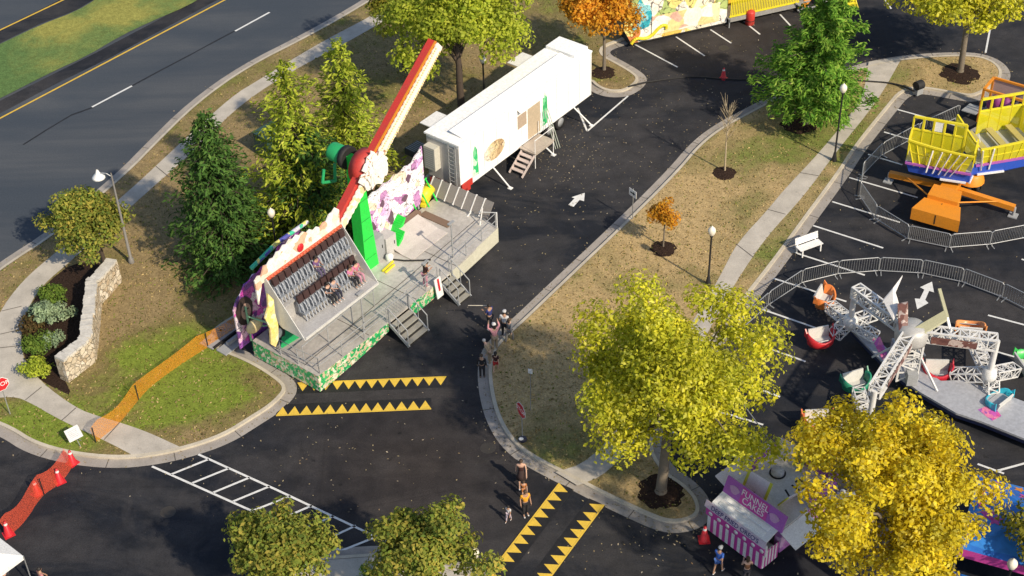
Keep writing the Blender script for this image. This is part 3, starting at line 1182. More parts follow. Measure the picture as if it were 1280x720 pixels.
    if sleeves == 'none':
        nd, ed = nd[:3], ed[:2]
    skin_mesh('shirt', nd, ed, cloth(top, topc), t)
    if dress:
        mb = MB()
        mb.lathe([(.13 * k, (pz + .15) * k), (.16 * k, pz * k), (.2 * k, (pz - .2) * k), (.26 * k, (pz - .42) * k), (.24 * k, (pz - .42) * k)], (0, .01, 0), 14)
        mb.build('skirt', cloth(bottom, botc), t)
    else:
        nd, ed = [(P('pel'), (.15 * k, .12 * k))], []
        for s in 'lr':
            nd.append((P('hip' + s), .105 * k))
            ed.append((0, len(nd) - 1))
            nd.append((tuple(Vector(J['hip' + s]).lerp(Vector(J['kn' + s]), 1.0 if legs == 'long' else .75) * k), .078 * k))
            ed.append((len(nd) - 2, len(nd) - 1))
            if legs == 'long':
                nd.append((tuple(Vector(J['kn' + s]).lerp(Vector(J['an' + s]), .95) * k), .06 * k))
                ed.append((len(nd) - 2, len(nd) - 1))
        skin_mesh('trousers', nd, ed, cloth(bottom, botc), t)
    for s in 'lr':
        nd = [(tuple((Vector(J['an' + s]) + Vector((0, -.03, -.04))) * k), .042 * k), (tuple((Vector(J['to' + s]) + Vector((0, .03, .0))) * k), (.046 * k, .034 * k))]
        skin_mesh('shoe', nd, [(0, 1)], paint('shoe_%s' % ('pale' if shoes[0] > .3 else 'dark'), shoes, .6), t)
    hd, hr = Vector(J['hd']), .098 * hk
    mb = MB()
    c = (hd + Vector((0, -.022, .055))) * k
    n, m = 12, 6
    mb.ball(c, (hr * k * 1.0, hr * k * 1.08, hr * k * 1.02), 12, 8)
    if hair in ('long', 'brownlong'):
        mb.ball((hd + Vector((0, -.075, -.06))) * k, (.085 * k, .05 * k, .17 * k), 10, 8)
    hm = HAIRS['brown'] if 'brown' in hair else HAIRS.get(hair, HAIRS['black'])
    mb.build('hair', hm, t)
    if hat:
        mb = MB()
        top = (hd + Vector((0, -.01, .10))) * k
        mb.lathe([(.001, .09 * k), (.07 * k, .08 * k), (.105 * k, .02 * k), (.107 * k, -.03 * k)], top, 12)
        mb.prism([top + Vector((math.cos(a) * .1, .03 + math.sin(a) * .17, -.02)) * k if False else top + Vector((math.cos(a) * .09 * k, .05 * k + math.sin(a) * .13 * k, -.02 * k)) for a in [PI * i / 6 for i in range(7)]], (0, 0, .012))
        mb.build('cap', cloth('hat' + str(hat[0]), hat), t)
    # eyes and mouth
    for s in (-1, 1):
        MB().ball((hd + Vector((s * .032, .083 * hk, .025))) * k, .011 * k, 6, 5).build('eye', HAIRS['black'], t)
    MB().box((hd + Vector((0, .088 * hk, -.045))) * k, (.045 * k, .01 * k, .012 * k)).build('mouth', paint('lips', (.35, .12, .1), .5), t)
    return t


DOWN = R(180)
# the knot of people at the kerb
person('person in navy top holding a long pale stick out to one side', g(613, 412), R(50), 1.72, 'stand', 'navy', 'dark', 'black', 1, (.03, .04, .16), (.03, .03, .04), arms='front')
stick = MB().tube((0, 0, 0), (-.95, 0, .05), .022, .018, 8)
tag(stick.build('stick', paint('pale_wood', (.55, .5, .42), .6)), 'long pale stick held by the person in navy', 'stick')
bpy.data.objects['stick'].location = Vector(g(613, 412)) + Vector((-.15, .3, 1.38))
person('person in white shirt and dark trousers at the kerb, seen from behind', g(631, 421), R(-20), 1.74, 'stand', 'whiteshirt', 'black', 'black', 1, (.62, .62, .64), (.02, .02, .025), hat=(.5, .5, .52))
person('person in grey top stepping onto the grass beside the white shirt', g(637, 428), R(-40), 1.62, 'walk', 'greytop', 'greypants', 'brownlong', 0, (.14, .15, .17), (.2, .19, .18), sleeves='long')
person('person in a pink top with both arms raised to a white cap', g(619, 438), R(20), 1.78, 'stand', 'pink', 'tan', 'long', 0, (.72, .33, .36), (.35, .27, .18), hat=(.75, .74, .72), arms='up', sleeves='long')
person('person in tan clothes bending forward at the gutter', g(613, 455), R(60), 1.55, 'stand', 'tan', 'tan', 'grey', 0, (.38, .31, .22), (.36, .29, .2), sleeves='long', bend=.9)
person('person in black shirt and trousers standing in the gutter', g(603, 472), R(-10), 1.55, 'stand', 'black', 'black', 'brown', 1, (.02, .02, .022), (.025, .025, .03), sleeves='long', shoes=(.03, .03, .03))
person('child with long dark hair and red shorts on the kerb', g(620, 465), R(-15), 1.32, 'walk', 'maroon', 'red', 'long', 0, (.05, .02, .02), (.42, .03, .03), child=True, legs='short')
# the group by the crosswalk
person('person in dark dress with bare arms leaning over, nearest the kerb', g(652, 606), DOWN, 1.68, 'walk', 'maroon', 'darkskirt', 'brown', 0, (.12, .03, .035), (.05, .03, .03), sleeves='none', dress=True)
person('small child with orange top held between the two adults', g(655, 621), DOWN, 1.05, 'walk', 'rust', 'rust', 'brown', 0, (.42, .16, .05), (.3, .1, .05), child=True, legs='short')
person('person in bright orange shirt and black trousers by the yellow teeth', g(657, 644), R(200), 1.66, 'stand', 'orange', 'black', 'brown', 1, (.75, .36, .03), (.02, .02, .022))
person('small child in white clothes walking apart from the group', g(636, 651), R(150), 1.0, 'walk', 'whiteshirt', 'lilac', 'black', 1, (.62, .62, .64), (.5, .42, .48), child=True)
# at the food stand
person('person in blue shirt and shorts at the cone beside the food stand', g(897, 716), R(-40), 1.66, 'walk', 'blue', 'bluepants', 'black', 1, (.05, .14, .5), (.06, .14, .4), legs='short', hat=(.3, .32, .36))
person('person with bare arms in a brown top ordering at the food stand', g(932, 728), R(0), 1.64, 'stand', 'brown', 'dark', 'brownlong', 0, (.22, .1, .05), (.03, .03, .04), sleeves='none', arms='front')
person('person in patterned red and white top passing the white canopy', g(58, 742), R(-50), 1.7, 'walk', 'redwhite', 'dark', 'black', 1, (.45, .2, .2), (.03, .03, .04))
person('person in pale shirt under the white canopy', g(12, 735), R(90), 1.7, 'stand', 'pale', 'dark', 'black', 0, (.55, .6, .7), (.03, .03, .04))
# ------------------------------------------------------------------ street furniture
BLACKM = paint('black_iron', (.02, .02, .022), .5, var=.2)
GLOBE = paint('opal_globe', (.80, .74, .62), .35, var=.08)
GALV = paint('galvanised', (.42, .43, .44), .45, .55, var=.35, scale=4)
GREYP = paint('grey_paint', (.34, .35, .36), .5, var=.35)
WHITEP = paint('white_paint', (.80, .79, .77), .45, var=.18, scale=1.5)
WHITEG = paint('white_gelcoat', (.93, .925, .91), .4, var=.05, scale=.8)
ALU = paint('checker_alu', (.50, .49, .47), .42, .45, var=.5, scale=1.2, dirt=(.22, .19, .16))
DARK = paint('dark_rubber', (.015, .015, .016), .7, var=.2)
REDP = paint('red_paint', (.56, .04, .03), .5, var=.6, scale=1.6)
SIGNRED = paint('sign_red', (.58, .02, .03), .4, var=.12)
LIME = paint('lime_green', (.02, .68, .07), .45, var=.3, scale=1.5)
GRN = paint('ride_green', (.02, .36, .12), .45, var=.2)
YEL = paint('ride_yellow', (.78, .66, .03), .45, var=.2)
CREAM = paint('cream_paint', (.72, .58, .32), .5, var=.3)
ORNG = paint('ride_orange', (.75, .27, .02), .45, var=.25)
BLUE = paint('ride_blue', (.03, .09, .50), .4, var=.2)
PURP = paint('ride_purple', (.40, .11, .44), .45, var=.2)
MAG = paint('magenta', (.58, .06, .34), .45, var=.25)
BEIGE = paint('beige_panel', (.45, .35, .26), .5, var=.3)


def post_lamp(label, base, h, z0=GZ):
    t = thing('street_lamp', label, 'street lamp', g(*base, z0), 0, 'globe lamps')
    mb = MB()
    mb.lathe([(.16, 0), (.17, .08), (.11, .35), (.085, .55), (.06, .62), (.05, h - .75), (.07, h - .72), (.085, h - .66), (.10, h - .62), (.10, h - .58)], (0, 0, 0), 12)
    mb.build('pole', BLACKM, t)
    MB().lathe([(.08, h - .6), (.15, h - .52), (.215, h - .34), (.20, h - .2), (.13, h - .1), (.06, h - .05), (.03, h), (.001, h + .04)], (0, 0, 0), 14).build('globe', GLOBE, t)
    return t


post_lamp('black globe lamp beside the sidewalk under the green pine', (1042.5, 201), 5.3)
post_lamp('black globe lamp behind the big yellow-green median tree', (885, 356), 3.9)
post_lamp('black globe lamp standing among the dark firs', (349, 332), 3.9)
post_lamp('black globe lamp in front of the lime tree behind the white trailer', (606, 136), 3.9)
post_lamp('black globe lamp next to the round tree at the bottom', (597, 762), 3.9)
post_lamp('white globe lamp by the blue canopy at the corner', (1247, 772), 3.7, 0)

# bell lamp on a slim pole with a short arm
t = thing('street_lamp', 'tall grey pole with a white bell lamp on a short arm over the road', 'street lamp', g(164.5, 328, GZ))
mb = MB()
mb.lathe([(.17, 0), (.15, .3), (.09, .34), (.045, 5.9), (.03, 6.0)], (0, 0, 0), 10)
mb.build('pole', paint('pole_dull', (.20, .19, .18), .6, var=.3), t)
mb = MB()
mb.path([(0, 0, 5.75), (-.25, .02, 5.95), (-.5, .05, 5.98), (-.72, .08, 5.9)], .03)
mb.build('arm', GALV, t)
MB().lathe([(.05, .42), (.09, .3), (.12, .22), (.22, .1), (.33, -.02), (.36, -.1), (.30, -.12), (.001, -.1)], (-.72, .08, 5.75), 14).build('lamp_shade', WHITEP, t)


def octagon(r, n=8):
    return [(r * math.cos(PI / 8 + i * PI / 4), r * math.sin(PI / 8 + i * PI / 4)) for i in range(n)]


def stop_sign(label, px, face, r=.38, h=2.1, tilt=0.0, text='STOP'):
    t = thing('stop_sign', label, 'stop sign', g(*px, GZ), face)
    MB().box((0, .03, (h + .3) / 2), (.05, .035, h + .3)).build('post', GALV, t)
    hx = [(x, z) for x, z in octagon(r)]
    MB().prism([(x, 0, h + z) for x, z in hx], (0, -.012, 0)).build('border', WHITEP, t)
    MB().prism([(x * .93, -.0145, h + z * .93) for x, z in hx], (0, -.004, 0)).build('panel', SIGNRED, t)
    lettering(text, r * .78, WHITEP, t, (0, -.022, h), (R(90), 0, 0))
    return t


stop_sign('red octagonal stop sign with white lettering on the grass of the median', (652.5, 551), R(-62), .44, 2.0)
stop_sign('red stop sign by the curved path at the picture edge', (13, 518), R(35), .42, 2.0)
t = thing('street_sign', 'small white sign on a thin post at the kerb of the drive', 'sign', g(790, 274, GZ), R(-55))
MB().tube((0, .03, 0), (0, .03, 2.1), .025).build('post', GALV, t)
MB().box((0, 0, 1.8), (.62, .02, .46)).build('panel', WHITEP, t)
MB().prism([(-.2, -.014, 1.76), (.05, -.014, 1.76), (.05, -.014, 1.68), (.22, -.014, 1.8), (.05, -.014, 1.92), (.05, -.014, 1.84), (-.2, -.014, 1.84)], (0, -.003, 0)).build('arrow', BLACKM, t)
t = thing('marker_post', 'thin post with a small pale square marker in the median grass', 'sign post', g(663, 513, GZ), R(-20))
MB().tube((0, 0, 0), (.05, 0, 2.5), .018).build('post', GALV, t)
MB().box((.05, -.03, 2.6), (.22, .02, .28)).build('panel', WHITEP, t)
t = thing('bin_bag', 'small dark bag with white patch lying at the kerb below the stop sign', 'bag', g(653, 552, GZ))
mb = MB().ball((0, 0, .16), (.24, .2, .17), 10, 7)
mb.build('bag', paint('dark_plastic', (.025, .025, .05), .35), t)
MB().ball((-.05, -.08, .27), (.13, .1, .07), 8, 6).build('knot', WHITEP, t)
# notice board on the grass
t = thing('notice_board', 'white notice board leaning on the grass at the kerb corner', 'sign', g(96, 556, GZ), R(-12))
rot = Matrix.Rotation(R(-38), 3, 'X') @ Matrix.Rotation(R(38), 3, 'Y')
MB().box((0, 0, .75), (.78, .03, .62), Matrix.Rotation(R(-30), 3, 'X') @ Matrix.Rotation(R(-32), 3, 'Y')).build('panel', WHITEP, t)
mb = MB()
for i in range(5):
    rr = Matrix.Rotation(R(-30), 3, 'X') @ Matrix.Rotation(R(-32), 3, 'Y')
    mb.box(rr @ Vector((0, -.02, .16 - i * .08)) + Vector((0, 0, .75)), (.5, .006, .02), rr)
mb.build('printed_lines', paint('pale_grey_ink', (.5, .5, .52), .6), t)
mb = MB()
mb.tube((0, .05, .5), (.1, .3, 0), .02)
mb.tube((.1, -.05, .5), (.25, -.1, 0), .02)
mb.build('stand', GALV, t)

# green utility cabinet and the concrete-framed grate by the firs
t = thing('utility_box', 'dark green utility cabinet behind the lit fir', 'utility box', g(340, 190, GZ), R(48))
mb = MB().box((0, 0, .75), (1.5, 1.2, 1.4))
mb.build('cabinet', paint('cabinet_green', (.03, .07, .06), .5, var=.2), t)
MB().prism([(-.8, -.65, 1.45), (.8, -.65, 1.45), (.8, .65, 1.52), (-.8, .65, 1.52)], (0, 0, .06)).build('lid', MATS['cabinet_green'], t)
MB().box((.2, -.61, .8), (.05, .03, .2)).build('handle', GALV, t)
t = thing('utility_box', 'low grey utility box with grated lid behind the white trailer end', 'utility box', g(520, 190, GZ), R(48))
MB().box((0, 0, .2), (1.1, .8, .4)).build('cabinet', paint('dark_box', (.06, .065, .07), .6), t)
mb = MB()
for i in range(7):
    mb.box((-.45 + i * .15, 0, .415), (.05, .7, .03))
mb.build('grate', GREYP, t)

# stone wall: three straight runs of rough masonry
def wall_run(mb, mt, pts, w, h):
    for a, b in zip(pts, pts[1:]):
        a, b = Vector(a), Vector(b)
        d = (b - a).normalized()
        s = Vector((-d.y, d.x, 0)) * w / 2
        n = max(3, int((b - a).length / .45))
        for k in range(n):
            p, q = a.lerp(b, k / n), a.lerp(b, (k + 1) / n)
            for lay in range(6):
                z0, z1 = h * lay / 6, h * (lay + 1) / 6
                j = [random.uniform(-.04, .05) for _ in range(4)]
                mb.add([p - s * (1 + j[0]) + Vector((0, 0, z0)), q - s * (1 + j[0]) + Vector((0, 0, z0)), q + s * (1 + j[1]) + Vector((0, 0, z0)), p + s * (1 + j[1]) + Vector((0, 0, z0)),
                        p - s * (1 + j[0]) + Vector((0, 0, z1)), q - s * (1 + j[0]) + Vector((0, 0, z1)), q + s * (1 + j[1]) + Vector((0, 0, z1)), p + s * (1 + j[1]) + Vector((0, 0, z1))],
                       [(4, 5, 6, 7), (0, 1, 5, 4), (2, 3, 7, 6), (1, 2, 6, 5), (3, 0, 4, 7)])
            for e in range(2):
                c = p.lerp(q, .25 + .5 * e) + s * random.uniform(-.15, .15)
                mt.box(c + Vector((0, 0, h + random.uniform(.03, .07))), (w * random.uniform(.95, 1.06), (q - p).length * .5, .14), Matrix.Rotation(math.atan2(d.y, d.x) + PI / 2 + random.uniform(-.12, .12), 3, 'Z') @ Matrix.Rotation(random.uniform(-.08, .08), 3, 'X'))


t = thing('stone_wall', 'low angled rubble stone wall between the planting bed and the lawn', 'wall', g(100, 440, GZ))
o = Vector(t.location)
mb, mt = MB(), MB()
wall_run(mb, mt, [g(147, 351, GZ) - o, g(121, 379, GZ) - o, g(114, 450, GZ) - o, g(81, 476, GZ) - o], .6, 1.4)
mb.build('masonry', STONE, t)
mt.build('capstone', paint('cap_stone', (.62, .59, .53), .9, var=.8, scale=5, dirt=(.15, .13, .11)), t)

# park bench on the asphalt
t = thing('park_bench', 'white slatted park bench on the kerb side of the parking lot', 'bench', g(1011, 315), R(26))
mb = MB()
for i in range(4):
    mb.box((0, -.18 + i * .13, .46), (1.5, .11, .035))
mb.build('seat', WHITEP, t)
mb = MB()
for i in range(3):
    mb.box((0, .30 + i * .03, .6 + i * .14), (1.5, .03, .12), Matrix.Rotation(R(-12), 3, 'X'))
mb.build('backrest', WHITEP, t)
for s in (-1, 1):
    mb = MB()
    mb.bar((s * .6, -.22, 0), (s * .6, -.2, .45), .07)
    mb.bar((s * .6, .3, 0), (s * .6, .36, .95), .07)
    mb.bar((s * .6, -.22, .42), (s * .6, .3, .42), .06)
    mb.build('leg', WHITEP, t)

# traffic cones
cone_mesh = MB().lathe([(.20, .03), (.18, .06), (.05, .76), (.001, .77)], (0, 0, 0), 14)
base_mesh = MB().box((0, 0, .02), (.44, .44, .04))
col_mesh = MB().lathe([(.103, .45), (.068, .68)], (0, 0, 0), 14)


def cone(label, loc, first=[], group=None, s=1.0):
    if not first:
        t = thing('traffic_cone', label, 'traffic cone', loc, 0, group)
        base_mesh.build('base', SIGNRED, t)
        cone_mesh.build('body', SIGNRED, t)
        col_mesh.build('collar', WHITEP, t)
        first.append(t)
    else:
        t = copy_tree(first[0])
        t['label'] = label
        t.location = loc
        if 'group' in t and not group:
            del t['group']
    if group:
        t['group'] = group
    t.scale = (s, s, s)
    t.rotation_euler.z = random.random()
    return t


cone('red traffic cone with white collar beside the purple food stand', g(880, 675), s=1.15)
cone('lone traffic cone on the wet asphalt by the black cable', g(904, 98))
cone('traffic cone on the kerb, first of the orange netting run', g(91, 579, .01), group='cones along the netting', s=1.1)
cone('traffic cone on asphalt just off the kerb inside the netting', g(75, 602), group='cones along the netting', s=1.1)
cone('traffic cone at the bend of the orange netting', g(47, 617), group='cones along the netting', s=1.1)
cone('traffic cone at the end of the netting by the white canopy', g(11, 668), group='cones along the netting', s=1.1)
t = thing('litter_bin', 'red barrel by the front edge of the colourful walk-through trailer', 'bin', g(937, 30))
MB().lathe([(.28, 0), (.32, .05), (.32, .9), (.30, .95), (.15, 1.05), (.001, 1.07)], (0, 0, 0), 14).build('barrel', REDP, t)
MB().lathe([(.325, .3), (.335, .33), (.325, .36)], (0, 0, 0), 14).build('hoop', DARK, t)

# orange plastic netting
NET = netmat('orange_netting', (1.0, .40, .04), .56)
NETR = netmat('red_netting', (.95, .14, .07), .55)


def netting(label, base, mat, hs, posts, lean):
    t = thing('safety_netting', label, 'netting fence', base[0])
    o = Vector(base[0])
    pts = chaikin([Vector(p) for p in base], 2, False)
    top = []
    n = len(pts)
    mb = MB()
    vs = []
    for i, p in enumerate(pts):
        h = hs[0] + (hs[1] - hs[0]) * i / (n - 1) - .22 * abs(math.sin(i * PI / 8))
        L = Vector((lean[0], lean[1], 0)) * (.9 + .2 * math.sin(i * .35))
        vs.append((p - o, p - o + L * .5 + Vector((0, 0, h * .55)), p - o + L + Vector((0, 0, h))))
    flat_ = [v for tr in vs for v in tr]
    fs = []
    for i in range(n - 1):
        for k in range(2):
            fs.append((i * 3 + k, (i + 1) * 3 + k, (i + 1) * 3 + k + 1, i * 3 + k + 1))
    mb.add(flat_, fs, True)
    mb.build('net', mat, t)
    for i in posts:
        p = vs[min(i, n - 1)]
        MB().tube(p[0], (p[0].x, p[0].y, hs[0] + .05), .03, .03, 6).build('post', BLACKM if i else GALV, t)
    return t


netting('orange plastic safety netting sagging across the lawn from the stage to the path', [g(312, 402, GZ), g(272, 427, GZ), (g(240, 446, GZ)), g(187, 483, GZ), g(165, 510, GZ), g(148, 531, GZ), g(120, 553, GZ)], NET, (.92, 1.05), (0, 7, 16, 30), (-.15, .06))
netting('red-orange netting strung between cones from the kerb to the white canopy', [g(93, 580, .02), g(76, 605, .02), g(52, 619, .02), g(32, 652, .02), g(13, 669, .02)], NETR, (1.0, 1.1), (9,), (-.35, .05))

# black cable across the drive with its box
t = thing('cable_box', 'black cable drum box at the kerb corner of the median', 'cable box', g(1147, 117, GZ), R(30))
MB().box((0, 0, .22), (.5, .4, .44)).build('case', GREYP, t)
MB().lathe([(.3, -.25), (.3, .25)], (0, 0, .62), 12, Matrix.Rotation(R(90), 3, 'Y')).lathe([(.001, -.25), (.3, -.25)], (0, 0, .62), 12, Matrix.Rotation(R(90), 3, 'Y')).lathe([(.3, .25), (.001, .25)], (0, 0, .62), 12, Matrix.Rotation(R(90), 3, 'Y')).build('drum', DARK, t)
cp = [g(786, 108, .2), g(806, 103, .16), g(812, 102, .05), g(840, 98, .04), g(870, 95.5, .04), g(902, 99, .04), g(940, 100, .04), g(972, 99, .05), g(985, 97, .2), g(1030, 98, GZ + .04), g(1077, 101, GZ + .05), g(1120, 104, GZ + .05), g(1143, 114, GZ + .3)]
tag(MB().path(chaikin(cp, 2, False), .055, 6).build('power_cable', DARK), 'black power cable lying across the drive to the cable box', 'cable')

# ------------------------------------------------------------------ crowd barriers
def barrier_proto(label, n_bars, name):
    t = thing('crowd_barrier', label, 'barrier', (0, 0, 0), 0, name)
    L, H = 2.1, 1.05
    mb = MB()
    r = .028
    mb.path([(0, 0, .16), (0, 0, H - .1), (.1, 0, H), (L - .1, 0, H), (L, 0, H - .1), (L, 0, .16), (0, 0, .16)], r, 6)
    mb.build('frame', GALV, t)
    mb = MB()
    for i in range(1, n_bars):
        x = L * i / n_bars
        mb.tube((x, 0, .17), (x, 0, H - .03), .012, None, 4, False)
    mb.build('bars', GALV, t)
    for x in (.12, L - .12):
        MB().bar((x, -.28, .02), (x, .28, .02), .05, .03).bar((x, 0, .02), (x, 0, .2), .04).build('foot', GALV, t)
    return t


ORD = ['first', 'second', 'third', 'fourth', 'fifth', 'sixth', 'seventh', 'eighth', 'ninth', 'tenth']


def chain(pts, proto, labf):
    for i, (a, b) in enumerate(zip(pts, pts[1:])):
        A, B = Vector(g(*a)), Vector(g(*b))
        o = proto if i == 0 else copy_tree(proto)
        d = B - A
        o.location = A
        o.rotation_euler = (0, 0, math.atan2(d.y, d.x))
        o.scale = (d.length / 2.13, 1, 1)
        o['label'] = labf(i)


p1 = barrier_proto('x', 22, 'barriers round the yellow boat ride')
chain([(1197, 149), (1147, 172), (1101, 197), (1077, 222), (1074, 247), (1094, 276), (1134, 301), (1186, 312), (1237, 308), (1284, 299)], p1,
      lambda i: 'grey barrier panel, %s from the orange booth, around the yellow boat ride' % ORD[i])
p2 = barrier_proto('x', 16, 'barriers round the white truss ride')
chain([(922, 418), (960, 384), (1002, 356), (1047, 345), (1098, 341), (1151, 344), (1202, 355), (1252, 374), (1300, 398)], p2,
      lambda i: 'pale barrier panel, %s from the kerb, around the white truss ride' % ORD[i])

# ------------------------------------------------------------------ pop-up canopy at the bottom left
O, rz, L = frame((29, 722), (-60, 660))
t = thing('canopy_tent', 'white pop-up canopy with square top at the picture corner', 'canopy', O, rz)
c0 = Vector(L(29, 695, 2.2))
e1 = (Vector(L(-2, 671, 2.2)) - c0).normalized() * 3.2
e2 = Vector((-e1.y, e1.x, 0))
q4 = [c0, c0 + e1, c0 + e1 + e2, c0 + e2]
ap = (q4[0] + q4[2]) / 2 + Vector((0, 0, .75))
mb = MB()
for i in range(4):
    mb.poly([q4[i], q4[(i + 1) % 4], ap])
    mb.poly([q4[i], q4[(i + 1) % 4], q4[(i + 1) % 4] - Vector((0, 0, .22)), q4[i] - Vector((0, 0, .22))])
mb.build('roof', WHITEP, t)
for p in q4:
    MB().tube((p.x, p.y, 0), p, .03).build('leg', GALV, t)

# blue and pink game tent at the bottom right
O, rz, L = frame((1224, 640), (1310, 668))
t = thing('game_tent', 'blue canopy with pink bands and stars at the picture corner', 'canopy', O, rz)
c0 = Vector(L(1222, 594, 2.5))
e1 = (Vector(L(1290, 612, 2.5)) - c0).normalized() * 5.5
e2 = Vector((e1.y, -e1.x, 0)).normalized() * 4.5
q4 = [c0, c0 + e1, c0 + e1 + e2, c0 + e2]
ap = (q4[0] + q4[2]) / 2 + Vector((0, 0, .9))
TENTB = mural('tent_blue', [(.02, .16, .55), (.02, .13, .5), (.03, .2, .6), (.02, .14, .52)], .5, lines=False)
mb = MB()
for i in range(4):
    mb.poly([q4[i], q4[(i + 1) % 4], ap])
mb.build('roof', TENTB, t)
mb = MB()
for i in range(4):
    a, b = q4[i], q4[(i + 1) % 4]
    nn = (b - a).cross(Vector((0, 0, 1))).normalized() * .004
    mb.poly([a + nn, b + nn, b + nn - Vector((0, 0, .5)), a + nn - Vector((0, 0, .5))])
mb.build('valance', MAG, t)
nrm = (q4[1] - q4[0]).cross(ap - q4[0]).normalized()
for fa, fb, rr, mt_ in ((.12, .12, .2, MAG), (.3, .16, .3, ORNG), (.45, .3, .45, MAG), (.62, .18, .3, MAG), (.3, .42, .35, MAG), (.8, .12, .25, ORNG)):
    for face in (0, 3):
        a, b = q4[face], q4[(face + 1) % 4]
        n_ = (b - a).cross(ap - a).normalized()
        n_ = n_ if n_.z > 0 else -n_
        c = a.lerp(b, fa).lerp(ap, fb) + n_ * .012
        u = (b - a).normalized()
        v = n_.cross(u)
        MB().poly([c + u * math.cos(k * PI / 5) * (rr if k % 2 == 0 else rr * .45) + v * math.sin(k * PI / 5) * (rr if k % 2 == 0 else rr * .45) for k in range(10)]).build('star', mt_, t)
for p in q4:
    MB().tube((p.x, p.y, 0), p, .04).build('leg', GALV, t)
mb = MB()
for i in (1, 2, 3):
    a, b = q4[i], q4[(i + 1) % 4]
    mb.poly([Vector((a.x, a.y, .02)), Vector((b.x, b.y, .02)), Vector((b.x, b.y, 1.0)), Vector((a.x, a.y, 1.0))])
mb.build('side_curtain', TENTB, t)
# ------------------------------------------------------------------ the big swinging-arm ride
O, rz, L = frame((400, 486), (615, 312))
ride = thing('swing_ride', 'big fairground ride with red swinging arm, tiered seats and grey stage', 'fairground ride', O, rz)
FZ = 1.1
BX = 14.6
FLOORM = paint('stage_plate', (.60, .565, .52), .5, .25, var=.8, scale=.55, dirt=(.10, .08, .06))
SKIRT = mural('skirt_art', [(.02, .33, .1), (.05, .45, .14), (.55, .5, .36), (.6, .45, .3), (.02, .28, .1), (.7, .68, .55)], 6.5, lines=False)
mb = MB()
fl = [(-.2, -.2), (4.9, -.35), (9.9, -.35), (BX, .05), (BX + .5, 2.4), (BX + .45, 4.7), (-.2, 4.35)]
mb.prism([(x, y, FZ - .1) for x, y in fl], (0, 0, .1))
mb.build('stage_floor', FLOORM, ride)
mb = MB()
sk = [(-.2, 4.35), (-.2, -.2), (4.9, -.35)]
for a, b in zip(sk, sk[1:]):
    n = 10
    for k in range(n):
        p, q = [a[0] + (b[0] - a[0]) * k / n, a[1] + (b[1] - a[1]) * k / n], [a[0] + (b[0] - a[0]) * (k + 1) / n, a[1] + (b[1] - a[1]) * (k + 1) / n]
        za = .08 if a[0] == -.2 and b[0] == -.2 else .06 + .5 * (k / n) ** 1.6
        zb = .08 if a[0] == -.2 and b[0] == -.2 else .06 + .5 * ((k + 1) / n) ** 1.6
        o_ = .012
        mb.poly([(p[0] - o_, p[1] - o_, za), (q[0] - o_, q[1] - o_, zb), (q[0] - o_, q[1] - o_, FZ), (p[0] - o_, p[1] - o_, FZ)])
mb.build('front_skirt', SKIRT, ride)
MB().poly([(6.6, -.362, .3), (9.0, -.362, .3), (9.0, -.362, FZ), (6.6, -.362, FZ)]).build('front_skirt', SKIRT, ride)
mb = MB()
for a, b, z0, z1 in (((9.9, -.35), (11.2, -.22), .3, .18), ((11.2, -.22), (BX, .05), .18, .12), ((BX, .05), (BX + .5, 2.4), .1, .1)):
    mb.poly([(a[0], a[1] - .012, z0), (b[0] + .012, b[1] - .012, z1), (b[0] + .012, b[1] - .012, FZ), (a[0], a[1] - .012, FZ)])
mb.build('end_skirt', paint('skirt_pale', (.62, .6, .48), .45, var=.4), ride)
mb = MB()
mb.box((7, 2.2, .55), (13.5, 2.2, .5))
for x in (1, 4, 7, 10, 13):
    mb.box((x, .6, .45), (.25, .25, .9))
    mb.box((x, 3.8, .45), (.25, .25, .9))
mb.build('chassis', DARK, ride)
# floor details: seams, lane line, ramps
mb = MB()
for x0, y0, x1, y1 in ((0, .9, 14.4, 1.5), (3.6, -.2, 3.6, 4.2), (7.2, -.3, 7.2, 4.2), (10.6, -.2, 10.6, 4.3), (0, 2.9, 7, 2.9)):
    mb.bar((x0, y0, FZ + .003), (x1, y1, FZ + .003), .035, .006)
mb.build('floor_seam', paint('seam_dark', (.07, .06, .05), .7), ride)
mb = MB()
mb.prism([(9.6, 2.7, FZ), (12.6, 2.7, FZ), (12.6, 4.1, FZ + .35), (9.6, 4.1, FZ + .35)], (0, 0, .05))
mb.prism([(9.6, 2.0, FZ + .005), (12.6, 2.0, FZ + .005), (12.6, 2.7, FZ + .02), (9.6, 2.7, FZ + .02)], (0, 0, .03))
mb.build('hatch_cover', paint('hatch_pale', (.58, .53, .49), .45, var=.4, dirt=(.25, .18, .15)), ride)
mb = MB()
mb.box((13.2, 3.3, FZ + .03), (.5, 2.0, .05))
mb.box((12.2, 4.3, FZ + .25), (1.4, .35, .3))
mb.build('floor_pit', paint('pit_brown', (.20, .13, .09), .7, var=.4), ride)
# folded barrier ramps on the right end: a row of ribbed grey panels
mb, rb = MB(), MB()
for i in range(7):
    y0 = 5.1 - i * .62
    mb.box((14.95, y0 - .31, FZ + .62), (.06, .56, 1.0), Matrix.Rotation(R(38), 3, 'Y'))
    rb.box((14.94, y0, FZ + .63), (.09, .06, 1.08), Matrix.Rotation(R(38), 3, 'Y'))
mb.build('loading_ramp', paint('ramp_grey', (.27, .25, .23), .5, .2, var=.3), ride)
rb.build('ramp_rib', WHITEP, ride)
mb = MB()
mb.tube((14.2, 1.0, FZ), (14.5, 1.0, FZ + 1.0), .035)
mb.tube((14.6, .1, FZ), (14.6, .1, FZ + 1.0), .035)
mb.tube((14.6, .1, FZ + 1.0), (14.5, 1.3, FZ + .6), .03)
mb.tube((15.2, 1.6, FZ + .9), (14.3, 2.2, FZ - .2), .04)
mb.build('end_rail', WHITEP, ride)
